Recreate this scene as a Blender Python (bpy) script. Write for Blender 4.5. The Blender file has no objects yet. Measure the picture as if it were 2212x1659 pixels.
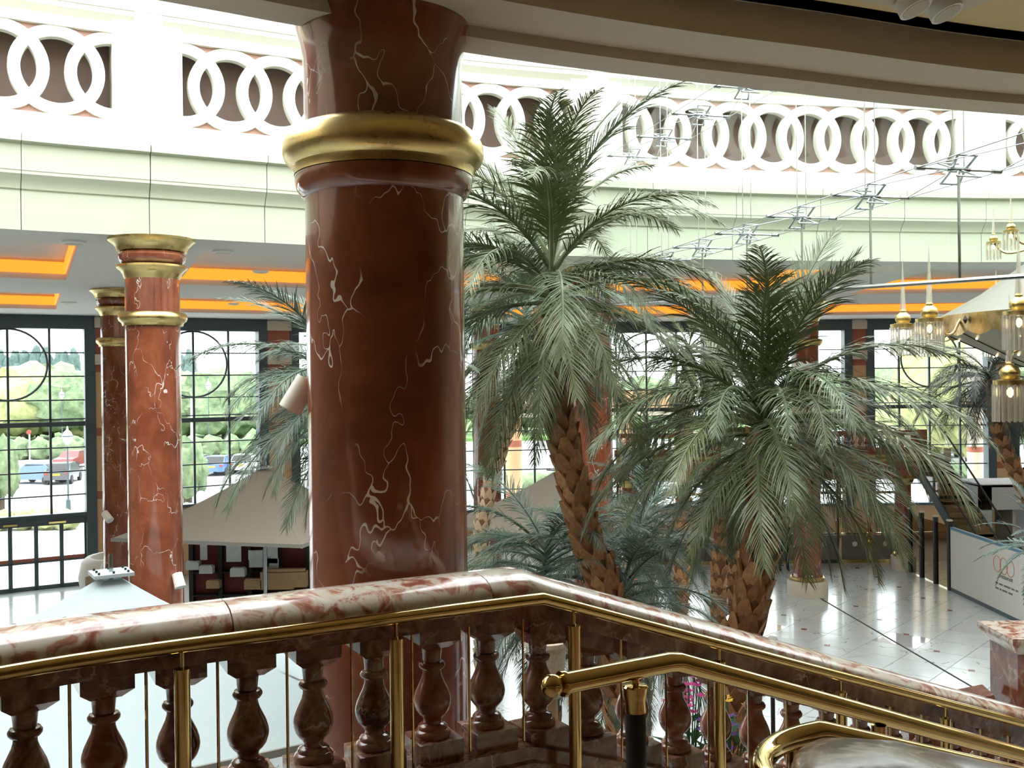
import bpy, bmesh, math, random
from mathutils import Vector, Matrix
R = random.Random(7)
sc = bpy.context.scene
C = sc.collection
pi = math.pi
# ------------------------------------------------------------------ camera, sky, exposure
EYE = 6.5
F = 2150.0
PITCH = 8.5 / F
ROLL = 0.012
fw = Vector((0, math.cos(PITCH), -math.sin(PITCH)))
rt = Vector((1, 0, -ROLL)).normalized()
up = rt.cross(fw).normalized()
cam_d = bpy.data.cameras.new('camera')
cam = bpy.data.objects.new('camera', cam_d)
C.objects.link(cam)
m = Matrix((rt, up, -fw)).transposed().to_4x4()
m.translation = Vector((0, 0, EYE))
cam.matrix_world = m
cam_d.sensor_fit = 'HORIZONTAL'
cam_d.sensor_width = 36.0
cam_d.lens = 36.0 * F / 2212.0
cam_d.clip_start = 0.05
cam_d.clip_end = 1000
sc.camera = cam
w = bpy.data.worlds.new('overcast_sky')
sc.world = w
w.use_nodes = True
w.node_tree.nodes['Background'].inputs['Color'].default_value = (0.93, 0.98, 1.0, 1)
w.node_tree.nodes['Background'].inputs['Strength'].default_value = 1.0
sc.view_settings.view_transform = 'Standard'
sc.view_settings.look = 'None'
sc.view_settings.gamma = 1.0
sc.view_settings.use_curve_mapping = False
sc.view_settings.exposure = 2.65
sc.cycles.max_bounces = 7
sc.cycles.diffuse_bounces = 4
sc.cycles.glossy_bounces = 3
sc.cycles.transparent_max_bounces = 14
sc.cycles.caustics_reflective = False
sc.cycles.caustics_refractive = False
sc.cycles.sample_clamp_indirect = 8.0
sc.cycles.use_denoising = True
sc.cycles.use_adaptive_sampling = True
sc.cycles.adaptive_threshold = 0.03


def at(u, v, Y):
    """point of the place seen at photo pixel (u, v) at depth Y metres"""
    d = fw + rt * ((u - 1106.0) / F) - up * ((v - 829.5) / F)
    d = d * (Y / d.y)
    return Vector((d.x, d.y, d.z + EYE))


def atz(u, v, z):
    d = fw + rt * ((u - 1106.0) / F) - up * ((v - 829.5) / F)
    k = (z - EYE) / d.z
    return Vector((d.x * k, d.y * k, z))


# ------------------------------------------------------------------ helpers
class B:
    """collects shapes, links them as one mesh object"""
    def __init__(s):
        s.v = []
        s.f = []

    def add(s, vs, fs):
        o = len(s.v)
        s.v += [Vector(p) for p in vs]
        s.f += [tuple(i + o for i in f) for f in fs]
        return s

    def hexa(s, p):
        return s.add(p, [(0, 3, 2, 1), (4, 5, 6, 7), (0, 1, 5, 4), (1, 2, 6, 5), (2, 3, 7, 6), (3, 0, 4, 7)])

    def box(s, c, d, rz=0.0, mat=None):
        hx, hy, hz = d[0] / 2, d[1] / 2, d[2] / 2
        ps = [Vector((x, y, z)) for z in (-hz, hz) for x, y in ((-hx, -hy), (hx, -hy), (hx, hy), (-hx, hy))]
        M = mat if mat else Matrix.Rotation(rz, 3, 'Z')
        return s.hexa([M @ p + Vector(c) for p in ps])

    def bar(s, a, b, wx, wz):
        """rectangular bar from a to b, wx wide across, wz deep"""
        a, b = Vector(a), Vector(b)
        d = (b - a).normalized()
        q = Vector((0, 0, 1)) if abs(d.z) < 0.95 else Vector((0, 1, 0))
        x = d.cross(q).normalized()
        y = x.cross(d).normalized()
        ps = []
        for p in (a, b):
            for i, j in ((-1, -1), (1, -1), (1, 1), (-1, 1)):
                ps.append(p + x * (i * wx / 2) + y * (j * wz / 2))
        return s.hexa(ps)

    def tube(s, pts, r, n=10, cap=True, closed=False):
        pts = [Vector(p) for p in pts]
        k = len(pts)
        rs = r if isinstance(r, (list, tuple)) else [r] * k
        T = []
        for i in range(k):
            if closed:
                t = pts[(i + 1) % k] - pts[i - 1]
            else:
                t = pts[min(i + 1, k - 1)] - pts[max(i - 1, 0)]
            T.append(t.normalized())
        q = Vector((0, 0, 1)) if abs(T[0].z) < 0.9 else Vector((1, 0, 0))
        x = T[0].cross(q).normalized()
        vs, fs = [], []
        for i in range(k):
            x = (x - T[i] * x.dot(T[i])).normalized()
            y = T[i].cross(x)
            for j in range(n):
                a = 2 * pi * j / n
                vs.append(pts[i] + (x * math.cos(a) + y * math.sin(a)) * rs[i])
        for i in range(k if closed else k - 1):
            i2 = (i + 1) % k
            for j in range(n):
                fs.append((i * n + j, i * n + (j + 1) % n, i2 * n + (j + 1) % n, i2 * n + j))
        if cap and not closed:
            fs.append(tuple(range(n))[::-1])
            fs.append(tuple((k - 1) * n + j for j in range(n)))
        return s.add(vs, fs)

    def lathe(s, prof, n=24, c=(0, 0, 0), cap=True):
        c = Vector(c)
        vs, fs = [], []
        for (r, z) in prof:
            for j in range(n):
                a = 2 * pi * j / n
                vs.append(c + Vector((r * math.cos(a), r * math.sin(a), z)))
        for i in range(len(prof) - 1):
            for j in range(n):
                fs.append((i * n + j, i * n + (j + 1) % n, (i + 1) * n + (j + 1) % n, (i + 1) * n + j))
        if cap:
            fs.append(tuple(range(n))[::-1])
            fs.append(tuple((len(prof) - 1) * n + j for j in range(n)))
        return s.add(vs, fs)

    def sweep(s, path, prof, closed_prof=True, cap=True, closed=False):
        """prof: (offset to the left of the path, dz); mitred in plan"""
        path = [Vector(p) for p in path]
        k, n = len(path), len(prof)
        vs, fs = [], []
        for i in range(k):
            if closed:
                d0, d1 = path[i] - path[i - 1], path[(i + 1) % k] - path[i]
            else:
                d0 = path[i] - path[max(i - 1, 0)]
                d1 = path[min(i + 1, k - 1)] - path[i]
                if i == 0: d0 = d1
                if i == k - 1: d1 = d0
            d0 = Vector((d0.x, d0.y)).normalized()
            d1 = Vector((d1.x, d1.y)).normalized()
            n0, n1 = Vector((-d0.y, d0.x)), Vector((-d1.y, d1.x))
            mm = (n0 + n1).normalized()
            mm = mm / max(0.4, mm.dot(n0))
            for (o, dz) in prof:
                vs.append(path[i] + Vector((mm.x * o, mm.y * o, dz)))
        for i in range(k if closed else k - 1):
            i2 = (i + 1) % k
            for j in range(n if closed_prof else n - 1):
                fs.append((i * n + j, i2 * n + j, i2 * n + (j + 1) % n, i * n + (j + 1) % n))
        if cap and closed_prof and not closed:
            fs.append(tuple(range(n)))
            fs.append(tuple((k - 1) * n + j for j in range(n))[::-1])
        return s.add(vs, fs)

    def prism(s, poly, z0, z1):
        n = len(poly)
        vs = [Vector((p[0], p[1], z0)) for p in poly] + [Vector((p[0], p[1], z1)) for p in poly]
        fs = [tuple(range(n))[::-1], tuple(range(n, 2 * n))]
        fs += [(i, (i + 1) % n, n + (i + 1) % n, n + i) for i in range(n)]
        return s.add(vs, fs)

    def mesh(s, name, mat, smooth=35):
        me = bpy.data.meshes.new(name)
        me.from_pydata([tuple(p) for p in s.v], [], s.f)
        me.update()
        bm = bmesh.new()
        bm.from_mesh(me)
        bmesh.ops.recalc_face_normals(bm, faces=bm.faces)
        bm.to_mesh(me)
        bm.free()
        if smooth:
            me.polygons.foreach_set('use_smooth', [True] * len(me.polygons))
            me.set_sharp_from_angle(angle=math.radians(smooth))
        if mat:
            me.materials.append(mat)
        return me

    def obj(s, name, mat, parent=None, smooth=35):
        """vertices are given in world space"""
        if parent is not None:
            o = origin(parent)
            s.v = [p - o for p in s.v]
        return link(name, s.mesh(name, mat, smooth), parent)


def origin(o):
    p = Vector((0, 0, 0))
    while o is not None:
        p += o.location
        o = o.parent
    return p


def link(name, me, parent=None, loc=(0, 0, 0), rot=None, scale=None):
    o = bpy.data.objects.new(name, me)
    C.objects.link(o)
    o.location = loc
    if rot is not None: o.rotation_euler = rot
    if scale is not None: o.scale = (scale,) * 3 if isinstance(scale, (int, float)) else scale
    if parent is not None: o.parent = parent
    return o


def tag(o, label=None, cat=None, group=None, kind=None):
    if label: o['label'] = label
    if cat: o['category'] = cat
    if group: o['group'] = group
    if kind: o['kind'] = kind
    return o


def thing(name, label, cat, loc=(0, 0, 0), group=None):
    o = link(name, None, None, loc)
    o.empty_display_size = 0.1
    return tag(o, label, cat, group)


def struct(name, label=None, loc=(0, 0, 0)):
    o = link(name, None, None, loc)
    o.empty_display_size = 0.1
    return tag(o, label, None, None, 'structure')


def copy_tree(o, parent=None):
    c = o.copy()
    C.objects.link(c)
    c.parent = parent
    for ch in list(o.children):
        copy_tree(ch, c)
    return c


def spline(pts, n=8, closed=False):
    pts = [Vector(p) for p in pts]
    k = len(pts)
    out = []
    for i in range(k if closed else k - 1):
        if closed:
            p0, p1, p2, p3 = pts[i - 1], pts[i], pts[(i + 1) % k], pts[(i + 2) % k]
        else:
            p0, p1, p2, p3 = pts[max(i - 1, 0)], pts[i], pts[i + 1], pts[min(i + 2, k - 1)]
        for j in range(n):
            t = j / n
            out.append(0.5 * ((2 * p1) + (p2 - p0) * t + (2 * p0 - 5 * p1 + 4 * p2 - p3) * t * t + (3 * p1 - p0 - 3 * p2 + p3) * t ** 3))
    if not closed: out.append(pts[-1])
    return out


def resample(path, step=None, n=None):
    L = [0.0]
    for a, b in zip(path, path[1:]): L.append(L[-1] + (b - a).length)
    if n is None: n = max(1, round(L[-1] / step))
    out, j = [], 0
    for i in range(n + 1):
        s = L[-1] * i / n
        while j < len(L) - 2 and L[j + 1] < s: j += 1
        t = (s - L[j]) / max(1e-9, L[j + 1] - L[j])
        out.append(path[j].lerp(path[j + 1], t))
    return out


# ------------------------------------------------------------------ materials
class NT:
    def __init__(s, name):
        s.m = bpy.data.materials.new(name)
        s.m.use_nodes = True
        s.t = s.m.node_tree
        s.b = s.t.nodes['Principled BSDF']
        s.out = s.t.nodes['Material Output']

    def n(s, typ, _p=None, **inp):
        nd = s.t.nodes.new('ShaderNode' + typ)
        for k, v in (_p or {}).items(): setattr(nd, k, v)
        for k, v in inp.items():
            key = int(k[1:]) if k[0] == 'i' and k[1:].isdigit() else k.replace('_', ' ')
            s.set(nd.inputs[key], v)
        return nd

    def set(s, sock, v):
        if isinstance(v, bpy.types.NodeSocket): s.t.links.new(v, sock)
        else: sock.default_value = v

    def coord(s, rnd=40.0, scale=(1, 1, 1)):
        tc = s.n('TexCoord').outputs['Object']
        oi = s.n('ObjectInfo').outputs['Random']
        mu = s.n('Math', {'operation': 'MULTIPLY'}, i0=oi, i1=rnd).outputs[0]
        ad = s.n('VectorMath', {'operation': 'ADD'}, i0=tc, i1=mu).outputs[0]
        return s.n('VectorMath', {'operation': 'MULTIPLY'}, i0=ad, i1=scale).outputs[0]

    def noise(s, vec, scale, detail=4.0, rough=0.55, dist=0.0):
        return s.n('TexNoise', None, Vector=vec, Scale=scale, Detail=detail, Roughness=rough, Distortion=dist)

    def ramp(s, fac, stops):
        r = s.n('ValToRGB', None, Fac=fac)
        e = r.color_ramp.elements
        while len(e) < len(stops): e.new(0.5)
        for el, (p, c) in zip(e, stops):
            el.position = p
            el.color = c if len(c) == 4 else (*c, 1)
        return r.outputs['Color']

    def mix(s, fac, a, b):
        x = s.n('Mix', {'data_type': 'RGBA'})
        s.set(x.inputs[0], fac)
        s.set(x.inputs[6], a if isinstance(a, bpy.types.NodeSocket) else (*a[:3], 1))
        s.set(x.inputs[7], b if isinstance(b, bpy.types.NodeSocket) else (*b[:3], 1))
        return x.outputs[2]

    def math(s, op, a, b=0.0):
        return s.n('Math', {'operation': op}, i0=a, i1=b).outputs[0]

    def fin(s, col=None, rough=0.5, metal=0.0, coat=0.0, spec=None, bump=None, bstr=0.1):
        if col is not None: s.set(s.b.inputs['Base Color'], col if isinstance(col, bpy.types.NodeSocket) else (*col[:3], 1))
        s.set(s.b.inputs['Roughness'], rough)
        s.set(s.b.inputs['Metallic'], metal)
        s.b.inputs['Coat Weight'].default_value = coat
        s.b.inputs['Coat Roughness'].default_value = 0.05
        if spec is not None: s.b.inputs['Specular IOR Level'].default_value = spec
        if bump is not None:
            bn = s.n('Bump', None, Height=bump, Strength=bstr)
            s.t.links.new(bn.outputs[0], s.b.inputs['Normal'])
        return s.m


def plain(name, col, rough=0.5, metal=0.0, var=0.08, scale=6.0, **k):
    t = NT(name)
    nz = t.noise(t.coord(), scale).outputs['Fac']
    lo = tuple(c * (1 - var) for c in col)
    hi = tuple(min(1, c * (1 + var)) for c in col)
    return t.fin(t.mix(nz, lo, hi), rough, metal, **k)


def emit(name, col, strength, sample=True):
    t = NT(name)
    t.fin(col, 0.6)
    t.b.inputs['Emission Color'].default_value = (*col, 1)
    t.b.inputs['Emission Strength'].default_value = strength
    if not sample: t.m.cycles.emission_sampling = 'NONE'
    return t.m


def glass(name, tint=(0.95, 0.98, 0.97), ior=1.45, rough=0.0, extra=0.0):
    t = NT(name)
    tr = t.n('BsdfTransparent', None, Color=(*tint, 1))
    gl = t.n('BsdfGlossy', None, Color=(1, 1, 1, 1), Roughness=rough)
    fac = t.n('LayerWeight', None, Blend=0.5).outputs['Facing']
    f0 = ((ior - 1) / (ior + 1)) ** 2
    fr = t.math('ADD', t.math('MULTIPLY', t.math('POWER', fac, 5.0), 1 - f0), f0)
    mx = t.n('MixShader', None, i0=fr)
    t.t.links.new(tr.outputs[0], mx.inputs[1])
    t.t.links.new(gl.outputs[0], mx.inputs[2])
    t.t.links.new(mx.outputs[0], t.out.inputs['Surface'])
    return t.m


def red_marble(name, dark, mid, light, vein=(0.75, 0.68, 0.62), vscale=2.5, rough=0.16):
    t = NT(name)
    v = t.coord(40, (1, 1, 0.6))
    n1 = t.noise(v, 2.3, 7, 0.62, 0.6)
    col = t.ramp(n1.outputs['Fac'], [(0.28, dark), (0.5, mid), (0.72, light)])
    n2 = t.noise(v, 3.0, 3, 0.6)
    off = t.n('VectorMath', {'operation': 'SCALE'}, i0=n2.outputs['Color'], Scale=0.55).outputs[0]
    vv = t.n('VectorMath', {'operation': 'ADD'}, i0=v, i1=off).outputs[0]
    vo = t.n('TexVoronoi', {'feature': 'DISTANCE_TO_EDGE'}, Vector=vv, Scale=vscale)
    wid = t.n('MapRange', None, Value=t.noise(v, 5.0, 2).outputs['Fac'], i1=0.4, i2=0.7, i3=0.002, i4=0.016).outputs[0]
    line = t.math('LESS_THAN', vo.outputs['Distance'], wid)
    msk = t.n('MapRange', None, Value=t.noise(v, 2.4, 2).outputs['Fac'], i1=0.44, i2=0.54, i3=0.0, i4=0.8).outputs[0]
    return t.fin(t.mix(t.math('MULTIPLY', line, msk), col, vein), rough, coat=0.6)


def breccia(name, stops, scale=5.0, rough=0.14, vein=(0.72, 0.6, 0.5)):
    t = NT(name)
    v = t.coord(60)
    n1 = t.noise(v, scale, 6, 0.6, 1.6)
    col = t.ramp(n1.outputs['Fac'], stops)
    n2 = t.noise(v, scale * 0.8, 4, 0.6, 0.4)
    off = t.n('VectorMath', {'operation': 'SCALE'}, i0=n2.outputs['Color'], Scale=0.5).outputs[0]
    vv = t.n('VectorMath', {'operation': 'ADD'}, i0=v, i1=off).outputs[0]
    vo = t.n('TexVoronoi', {'feature': 'DISTANCE_TO_EDGE'}, Vector=vv, Scale=scale * 0.9)
    line = t.n('MapRange', None, Value=vo.outputs['Distance'], i1=0.0, i2=0.045, i3=0.75, i4=0.0).outputs[0]
    msk = t.n('MapRange', None, Value=t.noise(v, scale * 0.6, 2).outputs['Fac'], i1=0.48, i2=0.62, i3=0.0, i4=1.0).outputs[0]
    return t.fin(t.mix(t.math('MULTIPLY', line, msk), col, vein), rough, coat=0.5)


def brushed(name, c0, c1, rough, scale=12.0):
    t = NT(name)
    nz = t.noise(t.coord(), scale, 4)
    rg = t.n('MapRange', None, Value=nz.outputs['Fac'], i1=0.3, i2=0.7, i3=rough * 0.7, i4=rough * 1.3).outputs[0]
    return t.fin(t.mix(nz.outputs['Fac'], c0, c1), rg, 1.0)


M = {}
M['column'] = red_marble('polished_red_marble', (0.110, 0.028, 0.013), (0.215, 0.058, 0.027), (0.31, 0.10, 0.05))
M['breccia'] = breccia('breccia_marble', [(0.28, (0.07, 0.025, 0.016)), (0.45, (0.20, 0.085, 0.055)), (0.58, (0.33, 0.18, 0.12)), (0.75, (0.55, 0.42, 0.30))])
M['coping'] = breccia('coping_marble', [(0.34, (0.36, 0.11, 0.075)), (0.44, (0.58, 0.29, 0.21)), (0.50, (0.80, 0.68, 0.57)), (0.64, (0.88, 0.84, 0.75))], 6.0, 0.15, (0.85, 0.75, 0.65))
M['redbreccia'] = breccia('red_breccia_marble', [(0.25, (0.12, 0.035, 0.02)), (0.5, (0.28, 0.09, 0.055)), (0.75, (0.45, 0.22, 0.15))], 3.0)
M['brass'] = brushed('polished_brass', (0.62, 0.45, 0.17), (0.74, 0.56, 0.25), 0.06)
M['gold'] = brushed('gilded_plaster', (0.56, 0.42, 0.16), (0.68, 0.53, 0.24), 0.30, 5.0)
M['steel'] = brushed('stainless_steel', (0.36, 0.39, 0.41), (0.48, 0.51, 0.53), 0.2)
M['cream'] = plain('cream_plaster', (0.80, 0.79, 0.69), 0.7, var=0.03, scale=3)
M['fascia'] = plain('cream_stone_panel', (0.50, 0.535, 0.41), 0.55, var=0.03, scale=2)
M['pink'] = plain('salmon_pink_plaster', (0.42, 0.25, 0.20), 0.7, var=0.04)
M['brown'] = plain('brown_plaster', (0.33, 0.24, 0.205), 0.8, var=0.06)
M['soffit'] = plain('beige_soffit_plaster', (0.60, 0.52, 0.41), 0.8, var=0.03)
M['soffit_tan'] = plain('tan_ceiling_plaster', (0.70, 0.54, 0.28), 0.8, var=0.03)
M['ceiling'] = plain('grey_beige_ceiling', (0.66, 0.63, 0.58), 0.8, var=0.03)
M['tan'] = plain('tan_sandstone', (0.56, 0.36, 0.20), 0.8, var=0.1, scale=14)
M['brick'] = plain('red_sandstone_band', (0.33, 0.11, 0.07), 0.8, var=0.12, scale=14)
M['stone'] = plain('pale_stone', (0.58, 0.52, 0.42), 0.7, var=0.06)
M['frame'] = plain('dark_green_grey_paint', (0.055, 0.085, 0.095), 0.5, var=0.06)
M['dark'] = plain('matt_black', (0.018, 0.018, 0.018), 0.6)
M['rubber'] = plain('black_grip', (0.012, 0.014, 0.013), 0.75)
M['glass'] = glass('window_glass')
M['screenglass'] = glass('screen_glass', (0.93, 0.985, 0.96), 1.4)
M['canvas'] = plain('beige_canvas', (0.40, 0.37, 0.31), 0.85, var=0.04, scale=30)
M['white_canvas'] = plain('white_canvas', (0.42, 0.50, 0.51), 0.8, var=0.03, scale=30)
M['white'] = plain('white_paint', (0.82, 0.81, 0.76), 0.6, var=0.02)
M['spot'] = plain('cream_enamel', (0.88, 0.82, 0.72), 0.4, var=0.03)
M['cove'] = emit('orange_cove_light', (1.0, 0.33, 0.03), 0.19)
# ------------------------------------------------------------------ plan of the hall
ZC = 8.75                                      # far ceiling
ring_far = spline([(-12.6, 7.0), (-12.2, 9.6), (-10.0, 12.4), (-7.3, 14.2), (-5.4, 15.2), (-3.3, 16.3), (-.86, 17.5), (1.65, 18.3), (4.5, 19.1),
                   (7.24, 19.6), (10.3, 20.0), (14, 19.7), (17.6, 18.0), (19.4, 14.5), (18.4, 11.0)], 10)
ring_far = [Vector((p.x, p.y, 0)) for p in [q if len(q) == 3 else Vector((q.x, q.y, 0)) for q in ring_far]]
ring_near = spline([(18.4, 11.0, 0), (14, 9.0, 0), (8.6, 8.1, 0), (3.53, 6.86, 0), (1.44, 6.12, 0), (.52, 5.76, 0), (-.27, 5.39, 0), (-1.05, 4.97, 0),
                    (-1.64, 4.61, 0), (-4.2, 3.1, 0), (-7.5, 2.2, 0), (-11, 3.4, 0), (-12.6, 7.0, 0)], 10)
FAR = resample(ring_far, 0.25)


def far_at_x(x):
    return min(FAR, key=lambda p: abs(p.x - x) + (5 if p.y < 9 else 0))


# floor ---------------------------------------------------------------
def floor_mat(name, base, dark):
    t = NT(name)
    v = t.coord(80)
    nz = t.noise(v, 1.6, 6, 0.6, 0.8)
    col = t.ramp(nz.outputs['Fac'], [(0.3, tuple(c * 0.86 for c in base)), (0.7, base)])
    off = t.n('VectorMath', {'operation': 'SCALE'}, i0=t.noise(v, 2.0, 3).outputs['Color'], Scale=0.7).outputs[0]
    vv = t.n('VectorMath', {'operation': 'ADD'}, i0=v, i1=off).outputs[0]
    vo = t.n('TexVoronoi', {'feature': 'DISTANCE_TO_EDGE'}, Vector=vv, Scale=1.3)
    ln = t.math('LESS_THAN', vo.outputs['Distance'], 0.012)
    mk = t.n('MapRange', None, Value=t.noise(v, 1.7, 2).outputs['Fac'], i1=0.55, i2=0.6, i3=0.0, i4=0.8).outputs[0]
    return t.fin(t.mix(t.math('MULTIPLY', ln, mk), col, dark), 0.2, coat=0.2)


M['floor'] = floor_mat('pale_polished_marble', (0.60, 0.66, 0.65), (0.10, 0.09, 0.08))
M['joint'] = plain('grey_grout', (0.30, 0.30, 0.28), 0.7)
M['reddot'] = plain('red_marble_inlay', (0.20, 0.05, 0.03), 0.2)
M['polish'] = plain('mirror_polished_tile', (0.62, 0.65, 0.66), 0.04, var=0.02, coat=1.0)
fl = struct('floor', 'pale polished marble floor with red diamond inlays')
B().box((0, 16, -0.16), (64, 56, 0.3)).obj('slab', M['floor'], fl)
c45, ts = math.cos(pi * 0.27), 1.1
s45 = math.sin(pi * 0.27)
tb = B().box((0, 0, 0), (ts - 0.014, ts - 0.014, 0.02)).mesh('tile', M['floor'], 0)
tp = B().box((0, 0, 0), (ts - 0.014, ts - 0.014, 0.02)).mesh('tile', M['polish'], 0)
rd = B().box((0, 0, 0), (0.13, 0.13, 0.006), rz=0.35).mesh('diamond_inlay', M['reddot'], 0)
bed = B()
nt = 0
for i in range(-30, 31):
    for j in range(-30, 31):
        x = 9.5 + (i * c45 - j * s45) * ts
        y = 24.4 + (i * s45 + j * c45) * ts
        if 4.4 < x < 16.0 and 16.2 < y < 33.8:
            hh = ts / 2
            bed.add([(x + (a * c45 - b * s45) * hh, y + (a * s45 + b * c45) * hh, -0.002) for a, b in ((-1, -1), (1, -1), (1, 1), (-1, 1))], [(0, 1, 2, 3)])
            pol = (i, j) in ((0, 0), (1, -2), (2, -1), (-1, 3))
            link('tile', tp if pol else tb, fl, (x, y, 0.002), (0, 0, pi * 0.27))
            if (i + 2 * j) % 3 == 0:
                link('diamond_inlay', rd, fl, (x + 0.3, y + 0.5, 0.014), (0, 0, pi * 0.27))
bed.obj('grout_bed', M['joint'], fl, 0)
B().bar((8.93, 29.1, 0.012), (9.72, 17.0, 0.012), 0.05, 0.012).obj('expansion_joint', M['dark'], fl, 0)

# outer walls and roof ---------------------------------------------------
PW = [Vector(p + (0,)) for p in ((-28.0, 24.0), (-23.15, 26.85), (-18.25, 29.75), (-13.35, 32.65), (-8.45, 35.55), (-3.2, 38.7), (2.55, 39.5),
                                 (8.15, 39.6), (13.8, 39.6), (19.4, 39.5), (25.0, 38.5), (30.0, 36.5))]
M['gfloor'] = plain('brown_gallery_stone', (0.30, 0.23, 0.17), 0.7)
wl = struct('wall_left', 'plain cream side wall')
B().box((-28.1, 8, 6.6), (0.2, 33, 13.2)).obj('wall_panel', M['cream'], wl, 0)
wr = struct('wall_right', 'plain cream side wall')
B().box((30.1, 14, 6.6), (0.2, 45, 13.2)).obj('wall_panel', M['cream'], wr, 0)
wf = struct('wall_front', 'plain cream wall behind the gallery')
B().box((1, -8.1, 6.6), (58.4, 0.2, 13.2)).obj('wall_panel', M['tan'], wf, 0)
rf = struct('ceiling_roof', 'roof slab with an open skylight over the hall')
ringc = [p for p in resample(ring_far, 0.8)][:-1] + [p for p in resample(ring_near, 0.8)][:-1]
outer = [(-28.2, -8.2), (30.2, -8.2), (30.2, 36.7)] + [(p.x, p.y + 0.3) for p in PW[::-1][1:-1]] + [(-28.2, 24.2)]
bm = bmesh.new()
ov = [bm.verts.new((x, y, 13.2)) for x, y in outer]
iv = [bm.verts.new((p.x, p.y, 13.2)) for p in ringc]
eds = [bm.edges.new((l[i], l[(i + 1) % len(l)])) for l in (ov, iv) for i in range(len(l))]
bmesh.ops.triangle_fill(bm, use_beauty=True, use_dissolve=False, edges=eds)
me = bpy.data.meshes.new('roof_slab')
bm.to_mesh(me); bm.free()
me.materials.append(M['cream'])
link('roof_slab', me, rf)
for yy in (9.0, 12.0, 15.0):
    B().box((3, yy, 13.45), (32, 0.18, 0.4)).obj('skylight_beam', M['white'], rf, 0)

# back wall: one bay per window --------------------------------------------
mb_pane = {}
M['handle'] = M['brass']


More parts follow.
